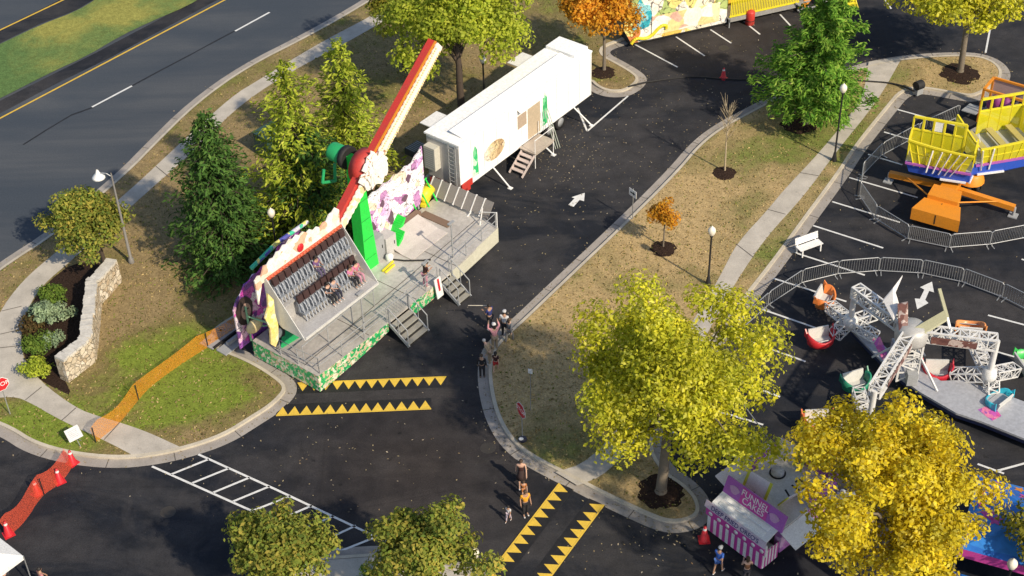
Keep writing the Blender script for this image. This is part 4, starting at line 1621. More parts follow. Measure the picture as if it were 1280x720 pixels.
# railings along the front
mb = MB()
def rail(pts, z=1.0):
    for (x0, y0), (x1, y1) in zip(pts, pts[1:]):
        for zz in (z, z * .5):
            mb.tube((x0, y0, FZ + zz), (x1, y1, FZ + zz), .022, None, 6)
        mb.tube((x0, y0, FZ), (x0, y0, FZ + z), .025, None, 6)
    mb.tube((*pts[-1], FZ), (*pts[-1], FZ + z), .025, None, 6)
rail([(0, -.12), (1.6, -.2), (3.2, -.25), (4.9, -.28)])
rail([(0, -.12), (-.1, 1.2), (-.1, 2.4)])
mb.build('railing', GREYP, ride)
mb = MB()
rail([(6.55, -.28), (8.0, -.28), (9.0, -.26)])
mb.build('railing', GREYP, ride)
mb = MB()
rail([(10.0, -.24), (11.6, -.12), (13.1, 0), (14.5, .12)])
mb.build('railing', GREYP, ride)
mb = MB()
mb.bar((.1, 1.05, FZ + 1.05), (5.6, 1.15, FZ + 1.05), .05)
for x in (.2, 2.0, 3.8, 5.5):
    mb.tube((x, 1.1, FZ), (x, 1.1, FZ + 1.05), .025, None, 6)
mb.build('queue_rail', GREYP, ride)
for (x, y, h) in ((3.6, .1, 2.6), (11.05, .35, 2.3), (8.3, -.1, 1.6)):
    lp = MB().tube((x, y, FZ), (x, y, FZ + h), .045, .035)
    lo = lp.build('light_post', GREYP, ride)
    MB().box((x, y, FZ + h + .04), (.45, .16, .08)).build('lamp_head', GREYP, lo)
# two flights of steps with hand rails
for x0, w, nm in ((4.95, 1.55, 4), (9.05, .95, 4)):
    st = MB()
    for k in range(nm):
        st.box((x0 + w / 2, -.55 - k * .30, FZ - .2 - k * .24), (w, .32, .05))
    ri = MB()  # dark strips put in as the shaded gaps between the treads
    for k in range(nm):
        ri.box((x0 + w / 2, -.69 - k * .30, FZ - .33 - k * .24), (w - .06, .02, .2))
    so = st.build('stairs', paint('stair_plate', (.44, .42, .36), .5, .3, var=.35), ride)
    ri.build('riser_shade', DARK, so)
    sr = MB()
    for xx in (x0, x0 + w):
        sr.bar((xx, -.42, FZ - .15), (xx, -1.65, FZ - 1.02), .06, .18)
        sr.tube((xx, -.42, FZ + .9), (xx, -1.6, FZ + .05), .03)
        sr.tube((xx, -.42, FZ - .2), (xx, -.42, FZ + .9), .03)
        sr.tube((xx, -1.6, .1), (xx, -1.6, FZ + .05), .03)
        sr.tube((xx, -1.0, FZ - .6), (xx, -1.0, FZ + .48), .02)
    sr.build('handrail', GREYP, so)
gt = MB()
for k in range(9):
    gt.tube((5.0 + k * .18, -.3, FZ + .08), (5.0 + k * .18, -.3, FZ + .95), .014, None, 4)
gt.bar((4.95, -.3, FZ + .95), (6.5, -.3, FZ + .95), .04)
gt.build('gate', GREYP, ride)
sb = MB().box((8.72, -.55, FZ - .1), (.5, .05, 1.2), Matrix.Rotation(R(-8), 3, 'X'))
so = sb.build('rules_board', WHITEP, ride)
MB().box((8.72, -.585, FZ + .1), (.12, .012, .75), Matrix.Rotation(R(-8), 3, 'X')).build('red_stripe', SIGNRED, so)

# control cabinets and the operator's gear at the banner
for (x, y, w, d, h, m_) in ((8.55, 3.75, .95, .7, 1.5, GREYP), (9.45, 3.65, .8, .7, 1.15, paint('cabinet_pale', (.5, .49, .47), .5, var=.3))):
    c_ = MB().box((x, y, FZ + h / 2), (w, d, h)).build('control_cabinet', m_, ride)
    MB().box((x + w * .3, y - d / 2 - .015, FZ + h * .55), (.04, .03, .2)).build('handle', DARK, c_)
MB().lathe([(.2, 0), (.22, .25), (.16, .35), (.001, .38)], (8.95, 3.05, FZ), 12).build('tank', WHITEP, ride)
mb = MB()
mb.bar((7.9, 2.65, FZ + .06), (8.9, 2.75, FZ + .06), .09)
mb.bar((7.9, 2.45, FZ + .06), (8.7, 2.5, FZ + .06), .09)
mb.build('kerb_bumper', YEL, ride)
mb = MB()
for k, (x, y) in enumerate(((10.0, 3.55), (11.0, 4.35))):
    for i in range(5):
        mb.box((x + i * .1, y, FZ + .3 + .08 * i), (.06, .6, .5), Matrix.Rotation(R(30), 3, 'Y'))
mb.build('green_grille', LIME, ride)
mb = MB()
mb.path([(8.9, 3.1, FZ + .04), (9.3, 2.3, FZ + .04), (9.9, 1.5, FZ + .04), (10.2, 1.2, FZ + .04)], .05)
mb.build('hose', DARK, ride)
# yellow winch and green frame at the far end
mb = MB()
mb.lathe([(.001, -.5), (.35, -.5), (.35, .5), (.001, .5)], (14.2, 4.9, FZ + .55), 14, Matrix.Rotation(R(70), 3, 'Y'))
mb.bar((13.6, 4.6, FZ + .15), (14.9, 5.1, FZ + .15), .3, .2)
mb.build('winch', YEL, ride)
mb = MB()
for x in (13.0, 13.9, 14.6):
    mb.tube((x, 4.4, FZ), (x - .3, 4.9, FZ + 1.5), .045)
mb.tube((12.7, 4.9, FZ + 1.45), (14.4, 4.9, FZ + 1.5), .04)
mb.build('green_frame', LIME, ride)

# green pylon, axle and the drive motor behind
HX, HY, HZ = 7.6, 2.75, 8.0
mb = MB()
for (xa, xb) in ((HX - .25, HX + .75),):
    y0, y1 = 3.3, 4.0
    b0, b1 = [(xa, y0, FZ), (xb, y0, FZ), (xb, y1, FZ), (xa, y1, FZ)], [(HX - .2, y0, HZ + .3), (HX + .2, y0, HZ + .3), (HX + .2, y1, HZ + .3), (HX - .2, y1, HZ + .3)]
    mb.add(b0 + b1, [(3, 2, 1, 0), (4, 5, 6, 7), (0, 1, 5, 4), (1, 2, 6, 5), (2, 3, 7, 6), (3, 0, 4, 7)])
mb.build('pylon', LIME, ride)
AX = Matrix.Rotation(R(90), 3, 'X')
mo = MB().lathe([(.001, 0), (.46, 0), (.5, .12), (.5, .8), (.4, .95), (.25, 1.05), (.001, 1.05)], (HX, 5.1, HZ + .1), 18, AX).build('drive_motor', GRN, ride)
MB().lathe([(.55, 0), (.62, 0), (.62, .3), (.55, .3), (.001, .3)], (HX, 4.2, HZ + .1), 18, AX).build('ring_gear', DARK, mo)
mb = MB()
mb.path([(HX - .9, 4.9, HZ - .5), (HX - 1.1, 4.9, HZ - 1.2), (HX - .2, 4.9, HZ - 1.6), (HX - .1, 4.9, HZ - .6)], .09)
mb.build('motor_bracket', GRN, ride)
# arm: red box girder with a cream light strip along its front
ang = math.atan2(12.4 - HZ, 13.25 - HX)
u, v = Vector((math.cos(ang), 0, math.sin(ang))), Vector((-math.sin(ang), 0, math.cos(ang)))
H0 = Vector((HX, HY, HZ))
LU, LD = 7.25, 5.6
mb = MB()
for s0, s1, w0, w1 in ((-LD, 0, .27, .40), (0, LU, .40, .30)):
    pts = []
    for s, w in ((s0, w0), (s1, w1)):
        for a, b in ((-1, -1), (1, -1), (1, 1), (-1, 1)):
            pts.append(H0 + u * s + v * (w * a + .13) + Vector((0, b * .20 - .1, 0)))
    mb.add(pts, [(3, 2, 1, 0), (4, 5, 6, 7), (0, 1, 5, 4), (1, 2, 6, 5), (2, 3, 7, 6), (3, 0, 4, 7)])
mb.lathe([(.001, -.38), (.95, -.38), (.95, .38), (.001, .38)], H0, 20, AX)
mb.build('swing_arm', REDP, ride)
LIGHTS = mural('light_panel', [(.85, .78, .6), (.9, .85, .72), (.8, .7, .45), (.88, .84, .78), (.8, .62, .35)], 3.5, lines=False)


def toothed(a, b, w0, w1, n, amp, y):
    """a cut-out panel along the arm with scalloped edges"""
    top, bot = [], []
    for i in range(n + 1):
        t_ = i / n
        c = a.lerp(b, t_)
        w = w0 + (w1 - w0) * t_
        k = amp if i % 2 else -amp
        top.append(c + v * (w + k) + Vector((0, y, 0)))
        bot.append(c - v * (w + k) + Vector((0, y, 0)))
    return top + bot[::-1]


LP = MB()
LP.prism(toothed(H0 + u * .6, H0 + u * LU, .34, .27, 40, .025, -.36), (0, -.08, 0))
LP.build('light_strip', paint('light_white', (.87, .82, .72), .4, var=.3, scale=4, dirt=(.7, .35, .1)), ride)
LP = MB()
LP.prism(toothed(H0 - u * .6, H0 - u * (LD - .3), .30, .22, 30, .03, -.36), (0, -.08, 0))
LP.build('light_strip', LIGHTS, ride)
for sg in (-1, 1):
    bu = MB()
    for k in range(44):
        s_ = .9 + (LU - 1.2) * k / 43
        bu.ball(H0 + u * s_ + v * (.21 * sg) + Vector((0, -.46, 0)), .055, 6, 4)
    bu.build('bulb_row', paint('warm_bulb', (.9, .62, .3), .3), ride)
py_ = MB()
for k in range(5):
    z_ = FZ + .8 + k * 1.25
    w_ = .5 - .05 * k
    py_.box((HX + .2 - .04 * k, 3.29, z_), (w_ * 1.6, .012, .035))
py_.build('pylon_seam', paint('seam_green', (.02, .3, .05), .5), ride)
cw = MB()
cw.box(H0 + u * (LU - .9) + Vector((0, 0, 0)), (1.1, .44, .66), Matrix((u, Vector((0, 1, 0)), v)).transposed())
cw.build('counterweight', REDP, ride)
ed = MB()
for sgn in (1,):
    ed.bar(H0 + u * .8 + v * .50 * sgn + Vector((0, -.36, 0)), H0 + u * LU + v * .40 * sgn + Vector((0, -.36, 0)), .1, .06)
ed.build('light_edge', ORNG, ride)
# the pale star rosette on the axle
sr = MB()
for lay in range(26):
    a0, r0 = lay * 2.4, .15 + .8 * (lay / 30) ** .6 * random.uniform(.7, 1.1)
    c = H0 + u * math.cos(a0) * r0 * 1.0 + v * math.sin(a0) * r0 + Vector((0, -.78 + lay * .012, 0))
    k0 = random.randint(7, 10)
    sr.prism([c + u * math.cos(2 * PI * k / k0) * random.uniform(.16, .46) + v * math.sin(2 * PI * k / k0) * random.uniform(.16, .5) for k in range(k0)], (0, -.05, 0))
sr.build('star_rosette', paint('rosette', (.90, .86, .78), .45, var=.35, scale=3, dirt=(.6, .3, .2)), ride)
rs = MB()
for i in range(5):
    a = 2 * PI * i / 5 + .6 * math.sin(i * 3)
    rs.bar(H0 + Vector((0, -.80, 0)) + u * math.cos(a) * .2 + v * math.sin(a) * .2, H0 + Vector((0, -.5, 0)) + u * math.cos(a) * random.uniform(1.0, 1.45) + v * math.sin(a) * random.uniform(1.0, 1.45), .07, .04)
rs.build('rosette_ray', paint('ray_brown', (.4, .22, .14), .5), ride)

# gondola: two tiers of seats facing the front
gx0, gx1 = -.45, 4.85
gz = 3.62
tilt = Matrix.Rotation(R(0), 3, 'X')
PL = paint('gondola_plate', (.55, .535, .52), .42, .35, var=.5, scale=1.5)
mb = MB()
mb.prism([(gx0, .05, gz), (gx1, .05, gz), (gx1, 1.55, gz + .25), (gx0, 1.55, gz + .25)], (0, 0, -.09))         # foot deck
mb.prism([(gx0, 1.35, gz + 1.2), (gx1, 1.35, gz + 1.2), (gx1, 2.1, gz + 1.3), (gx0, 2.1, gz + 1.3)], (0, 0, -.09))  # upper deck
mb.prism([(gx0, 1.45, gz + .2), (gx1, 1.45, gz + .2), (gx1, 1.5, gz + 1.15), (gx0, 1.5, gz + 1.15)], (0, .06, 0))
mb.prism([(gx0, 2.1, gz + .3), (gx1, 2.1, gz + .3), (gx1, 2.2, gz + 2.6), (gx0, 2.2, gz + 2.6)], (0, .08, 0))
gon = mb.build('gondola_body', PL, ride)
mb = MB()
for x in (gx0 - .05, gx1 + .01):
    mb.prism([(x, .0, gz - .1), (x, 1.5, gz - .05), (x, 2.3, gz + .4), (x, 2.35, gz + 2.6), (x, 2.15, gz + 2.7)], (.035, 0, 0))
mb.prism([(gx0, -.02, gz - .12), (gx1, -.02, gz - .12), (gx1, -.02, gz + .02), (gx0, -.02, gz + .02)], (0, .06, 0))
mb.build('side_plate', paint('side_plate_white', (.64, .63, .6), .45, var=.4), gon)
SEATB, SEATG, SEATD = paint('seat_grey', (.22, .24, .27), .5, var=.3), paint('restraint_grey', (.40, .42, .46), .4, var=.25), paint('headrest_maroon', (.045, .02, .02), .6, var=.3)
sp_ = MB().box((0, 0, .42), (.34, .42, .1)).box((0, .2, .72), (.36, .1, .6), Matrix.Rotation(R(-10), 3, 'X'))
sh_ = MB().box((0, .2, 1.16), (.34, .14, .40), Matrix.Rotation(R(-12), 3, 'X'))
sr_ = MB()
for s in (-1, 1):
    sr_.path([(s * .12, .10, .92), (s * .12, -.04, .82), (s * .12, -.12, .6), (s * .1, -.12, .46)], .032, 6)
    sr_.tube((s * .1, -.2, .42), (s * .11, -.26, .05), .04, .03)
seat0 = None
for tier, (y, z, xs) in enumerate(((.95, gz + .12, [gx0 + 1.0 + .415 * i for i in range(10)]), (1.72, gz + 1.28, [gx0 + .3 + .425 * i for i in range(12)]))):
    for x in xs:
        if seat0 is None:
            seat0 = sp_.build('seat', SEATB, ride)
            sh_.build('headrest', SEATD, seat0)
            sr_.build('restraint', SEATG, seat0)
            o = seat0
        else:
            o = copy_tree(seat0, ride)
        o.location = (x, y, z)
# decorated crest above the upper tier
mb = MB()
n = 26
crest = []
for i in range(n + 1):
    x = gx0 - .6 + (gx1 - gx0 + .7) * i / n
    t_ = i / n
    zt = gz + 3.05 + .6 * math.exp(-((t_ - .45) / .28) ** 2) + .55 * math.exp(-((t_ - .95) / .1) ** 2) + (.13 if i % 2 else 0) - .25 * (t_ < .1)
    crest.append((x, 2.3, zt))
mb.prism([(gx0 - .6, 2.3, gz + 1.4), (gx0 - .2, 2.3, gz + 2.45), (gx1, 2.3, gz + 2.45)] + crest[::-1], (0, .09, 0))
mb.build('crest_panel', mural('crest_art', [(.85, .8, .72), (.88, .82, .7), (.84, .74, .58), (.8, .45, .3), (.9, .86, .8), (.86, .8, .7)], 2.2, lines=False), gon)
mb = MB()
for i in range(26):
    mb.ball((gx0 + (gx1 - gx0) * (i + .5) / 26, 2.12, gz + 2.66), .065, 6, 4)
mb.bar((gx0, 2.16, gz + 2.62), (gx1, 2.16, gz + 2.62), .05, .16)
mb.build('light_row', paint('red_bulb', (.70, .14, .07), .4, var=.3), gon)
MB().ball((gx0 + 2.5, 2.25, gz + 2.95), (.22, .06, .24), 10, 6).build('red_emblem', SIGNRED, gon)
mb = MB()
mb.prism([(gx0 - .75, 1.7, gz - .7), (gx0 - .5, 1.7, gz - 1.05), (gx0 - .25, 1.7, gz - .75), (gx0 - .12, 1.7, gz + .1), (gx0 - .2, 1.7, gz + .9), (gx0 - .15, 1.7, gz + 1.7), (gx0 - .45, 1.7, gz + 2.3), (gx0 - .55, 1.7, gz + 1.5), (gx0 - .85, 1.7, gz + 1.0), (gx0 - .65, 1.7, gz + .2)], (0, .1, 0))
mb.build('side_crest', mural('side_crest_art', [(.82, .7, .3), (.8, .62, .25), (.85, .78, .5), (.8, .66, .2)], 3, lines=False), gon)
bl = H0 - u * (LD - .2)
mb = MB()
mb.tube((bl.x, 2.2, bl.z), (bl.x, 3.1, bl.z), .28, None, 12)
mb.bar((bl.x, 2.42, bl.z), (2.1, 2.42, gz + 1.5), .35, .2)
mb.build('hanger', REDP, gon)

# left scenery: curved cut-out board with faces and coloured light strips
BACKL = mural('scenery_purple', [(.50, .05, .36), (.20, .05, .30), (.62, .08, .42), (.14, .05, .22), (.75, .45, .62), (.30, .08, .42), (.7, .6, .68)], 2.2)
mb = MB()
edge = []
for i in range(17):
    t_ = i / 16
    x = -.85 + 5.1 * t_
    zt = FZ + 2.3 + 1.75 * math.sin(min(t_ * 1.3, 1) * PI / 2) + (.16 if i % 2 else 0) + .25 * math.sin(t_ * 9)
    edge.append((x, 4.55, zt))
mb.prism([(-.85, 4.55, FZ - .2), (4.2, 4.55, FZ - .1)] + edge[::-1], (0, .08, 0))
mb.build('scenery_board', BACKL, ride)
for (x, z, s) in ((-.2, FZ + 1.9, .9), (2.1, FZ + 3.3, .75)):
    h = MB().prism([(x + math.cos(a) * .62 * s * (1 + .06 * math.sin(5 * a)), 4.5, z + math.sin(a) * .95 * s) for a in [2 * PI * k / 20 for k in range(20)]], (0, .03, 0)).build('painted_hair', paint('art_brown', (.03, .018, .018), .5, var=.3), ride)
    MB().prism([(x + .06 + math.cos(a) * .36 * s, 4.47, z - .05 + math.sin(a) * .55 * s) for a in [2 * PI * k / 16 for k in range(16)]], (0, .025, 0)).build('painted_face', paint('art_flesh', (.42, .27, .22), .5, var=.5, scale=5), h)
    MB().box((x + .06, 4.462, z + .06 * s), (.42 * s, .01, .09 * s)).box((x + .06, 4.462, z - .3 * s), (.2 * s, .01, .06 * s)).build('painted_features', paint('art_dark', (.05, .03, .03), .5), h)
mb = MB()
for i, m_ in ((0, None),):
    mb.path([(.6, 4.45, FZ + 4.1), (2.4, 4.45, FZ + 4.5), (4.7, 4.45, FZ + 4.5)], .12)
mb.build('light_tube', mural('tube_art', [(.05, .5, .3), (.75, .7, .2), (.6, .6, .7), (.1, .1, .4)], 2.4, lines=False), ride)
# wheel, struts and fabric at the near left corner
wh = MB().lathe([(.28, -.11), (.44, -.14), (.47, -.05), (.47, .05), (.44, .14), (.28, .11)], (.6, 3.3, FZ + .5), 18, Matrix.Rotation(R(75), 3, 'X')).build('spare_wheel', DARK, ride)
MB().lathe([(.001, -.08), (.28, -.1), (.28, .1), (.001, .08)], (.6, 3.3, FZ + .5), 14, Matrix.Rotation(R(75), 3, 'X')).build('rim', WHITEP, wh)
mb = MB()
mb.tube((-.2, 4.4, FZ + 1.6), (1.6, 2.7, FZ + .1), .05)
mb.tube((-.2, 4.4, FZ + .9), (2.2, 3.2, FZ + .1), .04)
mb.tube((-.2, 4.4, FZ), (-.2, 4.4, FZ + 2.2), .06)
mb.build('brace', paint('pale_green', (.25, .5, .3), .5), ride)
mb = MB()
mb.prism([(.2, 2.7, FZ + .02), (1.7, 2.5, FZ + .02), (1.9, 3.4, FZ + .25), (1.2, 3.5, FZ + .35)], (0, 0, .05))
mb.build('green_tarp', GRN, ride)
mb = MB()
mb.ball((.0, 4.2, FZ + .95), (.55, .25, .4), 10, 6)
mb.build('folded_canvas', CREAM, ride)

# white and purple banner board behind the right half of the stage
BAN = mural('banner_art', [(.88, .85, .86), (.72, .42, .72), (.9, .88, .88), (.84, .72, .82), (.50, .24, .48), (.92, .9, .88), (.82, .68, .52), (.9, .87, .87), (.78, .55, .78), (.9, .88, .88)], 1.9)
mb = MB()
ban = []
for i in range(19):
    t_ = i / 18
    x = 8.6 + 5.3 * t_
    ban.append((x, 4.62, 4.2 + .35 * t_ + (.14 if i % 3 == 1 else 0) + (.55 * (t_ - .86) / .14 if t_ > .86 else 0)))
mb.prism([(8.6, 4.62, FZ - .1), (13.4, 4.62, FZ + .4), (13.9, 4.62, FZ + 1.5)] + ban[::-1], (0, .08, 0))
mb.build('banner_board', BAN, ride)
mb = MB()
for x in (9, 11.2, 13.4):
    mb.bar((x, 4.78, FZ), (x, 4.78, 4.1), .1)
mb.build('banner_frame', GREYP, ride)
# faded painted figures and lettering strokes on the banner, kept generic
for (x, z, w, h) in ((9.5, 2.2, .5, .7), (11.0, 2.0, .45, .8), (12.6, 3.7, .4, .5), (10.4, 3.3, .35, .45), (12.2, 2.6, .5, .4)):
    MB().prism([(x + math.cos(a) * w * .5 * (1 + .25 * math.sin(3 * a + x)), 4.6, z + math.sin(a) * h * .5 * (1 + .2 * math.cos(4 * a))) for a in [2 * PI * k / 18 for k in range(18)]], (0, .012, 0)).build('painted_figure', paint('art_plum', (.14, .07, .12), .5, var=.4), ride)

# outrigger pads on the lawn corner
t = thing('outrigger_pad', 'grey steel outrigger plates on the kerb at the near end of the stage', 'steel plate', g(288, 428, GZ), rz)
mb = MB()
mb.box((0, .8, .06), (2.0, .9, .07), Matrix.Rotation(R(4), 3, 'Z'))
mb.box((.2, -.25, .05), (2.2, .7, .07))
mb.box((.9, -.25, .32), (2.6, .16, .2))
mb.build('plate', GREYP, t)
mb = MB()
mb.bar((-.9, .25, .13), (1.5, .3, .13), .1, .1)
mb.build('beam', DARK, t)
mb = MB()
for x, y in ((-.6, .9), (-.3, .7), (.3, 1.0)):
    mb.lathe([(.07, 0), (.07, .05), (.001, .05)], (x, y, .09), 8)
mb.build('bolt', DARK, t)

# riders, each strapped into a seat, and the attendant at the steps
inv = Matrix.Translation(O) @ Matrix.Rotation(rz, 4, 'Z')
for lab, x, tier, kw in (
        ('rider with crossed dark and purple clothes in the upper row of the gondola', gx0 + .3 + .425 * 6, 1, dict(topc=(.16, .08, .2), botc=(.1, .08, .14), hair='black', top='plum', bottom='plumpants')),
        ('rider in dark clothes with dangling legs in the middle of the lower row', gx0 + 1.0 + .415 * 4, 0, dict(topc=(.03, .03, .035), botc=(.02, .02, .022), hair='black', top='dark', bottom='black')),
        ('rider in pale top beside the dark-clothed rider in the lower row', gx0 + 1.0 + .415 * 5, 0, dict(topc=(.3, .28, .32), botc=(.03, .03, .05), hair='long', top='greyshirt', bottom='navypants')),
        ('rider with pink top and black trousers at the far end of the lower row', gx0 + 1.0 + .415 * 8, 0, dict(topc=(.6, .2, .35), botc=(.02, .02, .022), hair='brown', top='rose', bottom='black')),
        ('rider in rose clothes in the last seat of the lower row', gx0 + 1.0 + .415 * 9, 0, dict(topc=(.55, .16, .25), botc=(.5, .25, .32), hair='long', top='rosered', bottom='rosepants'))):
    y, z = ((.95, gz + .12), (1.72, gz + 1.28))[tier]
    person(lab, inv @ Vector((x, y - .02, z - .38)), rz + PI, 1.6, 'sit', skin=random.randint(0, 1), arms='front', **kw)
person('attendant in maroon and pink sitting on the rail by the stage steps', inv @ Vector((8.25, -.05, FZ + .02)), rz - 1.9, 1.66, 'stand', 'maroon', 'rosepants', 'black', 1, (.16, .03, .05), (.45, .3, .36), arms='front', bend=.4)
# ------------------------------------------------------------------ the long white trailer
O, rz, L = frame((577, 240), (739, 119), .9)
tr = thing('white_trailer', 'long white ticket and office trailer with side steps and green pillar art', 'trailer', O, rz)
LEN, DEP, Z0, Z1 = 12.8, 2.45, .95, 4.0
mb = MB()
mb.box((LEN / 2 + .45, DEP / 2, (Z0 + Z1) / 2), (LEN - .9, DEP, Z1 - Z0))
mb.box((.45, DEP / 2, (Z0 + .35 + Z1) / 2), (.9, DEP - .06, Z1 - Z0 - .45))
mb.build('body', WHITEG, tr)
mb = MB()
mb.box((LEN / 2 - .05, DEP / 2, Z1 + .05), (LEN + .1, DEP + .12, .10))
mb.box((LEN - .75, DEP / 2 + .1, Z1 + .2), (1.4, DEP - .3, .22))
mb.prism([(.6, .15, Z1 + .1), (LEN - 1.6, .15, Z1 + .1), (LEN - 1.6, 1.2, Z1 + .28), (.6, 1.2, Z1 + .28)], (0, 0, .03))
mb.build('roof', WHITEG, tr)
for x in (1.4, 9.6):
    MB().box((x, DEP + .5, Z1 - .05), (1.5, 1.0, .05)).build('awning_flap', WHITEP, tr)
PALEG = paint('end_panel', (.52, .50, .48), .45, var=.3)  # greyer than the white body: the end's shade is put into the colour
e_ = MB().box((-.012, DEP / 2, 2.5), (.02, DEP - .1, 2.6)).build('end_panel', PALEG, tr)
ac = MB().box((-.25, 1.85, 2.75), (.5, .8, 1.5)).build('air_conditioner', paint('ac_cream', (.6, .58, .5), .5, var=.3), tr)
mb = MB()
for i in range(9):
    mb.box((-.505, 1.85, 2.2 + i * .14), (.012, .66, .05))
mb.build('grille', GREYP, ac)
mb = MB()
for yy in (.25, .75):
    mb.tube((-.09, yy, 1.0), (-.09, yy, 3.9), .03)
for i in range(10):
    mb.tube((-.09, .25, 1.2 + i * .28), (-.09, .75, 1.2 + i * .28), .025)
mb.build('ladder', GREYP, tr)
mb = MB()
mb.bar((-.1, .2, .75), (.6, .2, .75), .3, .4)
mb.box((.45, DEP / 2, .78), (.86, DEP - .1, .36))
mb.bar((-.8, DEP / 2 - .3, .6), (.2, DEP / 2 - .8, .6), .15)
mb.box((.5, -.02, 1.15), (.95, .06, .42))
mb.box((-.03, DEP / 2 - .3, 1.0), (.06, DEP - .7, .3))
mb.build('hitch_frame', REDP, tr)
mb = MB()
mb.box((LEN / 2 + .6, DEP / 2, Z0 - .09), (LEN - 1.2, DEP - .2, .16))
mb.build('chassis', DARK, tr)
for x in (8.6, 9.7):
    for y in (.2, DEP - .2):
        w_ = MB().lathe([(.30, -.12), (.46, -.14), (.5, 0), (.46, .14), (.30, .12)], (x, y, .5), 16, AX).build('wheel', DARK, tr)
        MB().lathe([(.001, -.1), (.3, -.12), (.3, .12), (.001, .1)], (x, y, .5), 12, AX).build('rim', GREYP, w_)
# green pillars, tan round crest, door recess and step landing on the long side
for x, w, z0, z1 in ((1.35, .5, 1.3, 3.0), (8.0, .55, 1.3, 3.2)):
    MB().prism([(x - w / 2, -.012, z0), (x + w / 2, -.012, z0), (x + w * .35, -.012, z1), (x, -.012, z1 + .35), (x - w * .35, -.012, z1)], (0, -.008, 0)).build('pillar_art', mural('pillar_green', [(.04, .5, .16), (.2, .6, .3), (.6, .8, .62), (.05, .4, .14)], 2.5, lines=False), tr)
MB().prism([(3.1 + math.cos(a) * .95, -.012, 2.1 + math.sin(a) * .62) for a in [2 * PI * k / 24 for k in range(24)]], (0, -.006, 0)).build('crest_art', mural('crest_tan', [(.66, .5, .28), (.75, .62, .42), (.5, .34, .18), (.8, .72, .58), (.7, .55, .3)], 2.2), tr)
MB().box((6.9, -.012, 2.15), (1.2, .02, 2.1)).build('door', paint('door_tan', (.5, .40, .28), .5, var=.3), tr)
MB().box((5.75, -.012, 2.75), (.85, .02, .9)).build('window', BEIGE, tr)
mb = MB()
mb.prism([(5.3, -.015, 3.65), (7.6, -.015, 3.65), (7.6, -.3, 3.5), (5.3, -.3, 3.5)], (0, 0, .04))
mb.build('door_awning', WHITEP, tr)
ld = MB().box((6.3, -.65, 1.02), (1.9, 1.2, .06)).box((6.3, -.65, .9), (1.8, 1.1, .1)).build('landing', paint('landing_tan', (.5, .43, .36), .5, .2, var=.4), tr)
mb = MB()
for k in range(4):
    mb.box((5.15 - k * .27, -.75, .86 - k * .2), (.26, .95, .045))
for yy in (-.28, -1.23):
    mb.bar((5.3, yy, .95), (4.05, yy, .08), .05, .16)
mb.build('steps', paint('step_pink', (.62, .52, .48), .5, .2, var=.3), ld)
mb = MB()
for x, y in ((5.4, -1.2), (7.2, -1.2), (7.2, -.1)):
    mb.tube((x, y, 1.0), (x, y, 1.95), .022)
    mb.tube((x, y, 0), (x, y, 1.0), .03)
mb.tube((5.4, -1.2, 1.95), (7.2, -1.2, 1.95), .022)
mb.build('handrail', WHITEP, ld)
mb = MB()
for i in range(3):
    mb.tube((7.5 + i * .16, -.35, 2.6), (7.7 + i * .14, -1.0 - .06 * i, .05), .025)
mb.build('leaning_pole', paint('pole_mix', (.45, .5, .42), .5), tr)
for x, dx in ((2.9, .0), (6.9, .25), (10.9, .2), (-.05, -.15)):
    mb = MB()
    mb.tube((x, -.02 if x > 0 else .15, 1.0), (x + dx, -1.25 if x > 0 else -.5, .03), .05)
    mb.box((x + dx, -1.25 if x > 0 else -.5, .02), (.25, .25, .04))
    mb.build('support_leg', WHITEP, tr)
mb = MB()
for x in [1.0 + 1.17 * i for i in range(11)]:
    mb.box((x, -.004, 2.5), (.03, .006, 3.0))
mb.build('panel_seam', paint('seam_pale', (.5, .5, .48), .5), tr)
tag(MB().path([g(558, 226, 1.2), g(572, 243, .1)], .05).build('ramp_strut', WHITEP), 'white strut propped at the red hitch of the trailer', 'strut')

# ------------------------------------------------------------------ colourful walk-through trailer at the top
O, rz, L = frame((802, 57), (945, 25))
fh = thing('funhouse_trailer', 'colourful painted walk-through trailer with yellow slatted balcony', 'fairground ride', O, rz)
FART = mural('funhouse_art', [(.85, .78, .6), (.80, .55, .12), (.6, .22, .08), (.85, .72, .25), (.88, .84, .78), (.7, .4, .2), (.45, .55, .2), (.86, .8, .7)], .9)
mb = MB()
mb.box((2.85, .75, 2.45), (7.0, 1.4, 4.3))
mb.prism([(-.65, 0.05, .12), (-1.3, .05, 1.4), (-1.15, .05, 2.6), (-.65, .05, 3.6)], (0, .1, 0))
mb.build('painted_wall', FART, fh)
mb = MB()
mb.box((4.2, .9, .35), (10, 1.6, .4))
mb.build('chassis', DARK, fh)
MB().prism([(x, -.012, z) for x, z in ((-.7, 1.3), (-.2, 1.2), (.5, 1.35), (.7, 2.2), (.5, 2.9), (.1, 3.0), (-.2, 3.5), (-.5, 3.0), (-.6, 2.2))], (0, .05, 0)).build('teal_figure', mural('teal_art', [(.05, .45, .55), (.1, .55, .62), (.03, .3, .42), (.3, .65, .7)], 2.2), fh)
mb = MB()
mb.path(chaikin([Vector(p) for p in ((-.8, -.08, .35), (-.5, -.1, .75), (.2, -.1, .5), (.7, -.1, .65), (1.3, -.1, 1.25), (1.75, -.1, 1.2), (1.7, -.1, .95))], 2, False), .11, 8)
mb.build('serpent_tail', YEL, fh)
MB().box((3.2, -.02, 1.3), (5.0, .03, 1.4)).build('lower_mural', mural('lower_art', [(.86, .82, .7), (.85, .75, .45), (.8, .65, .3), (.88, .86, .78), (.75, .45, .35)], 1.1, lines=False), fh)
mb = MB()
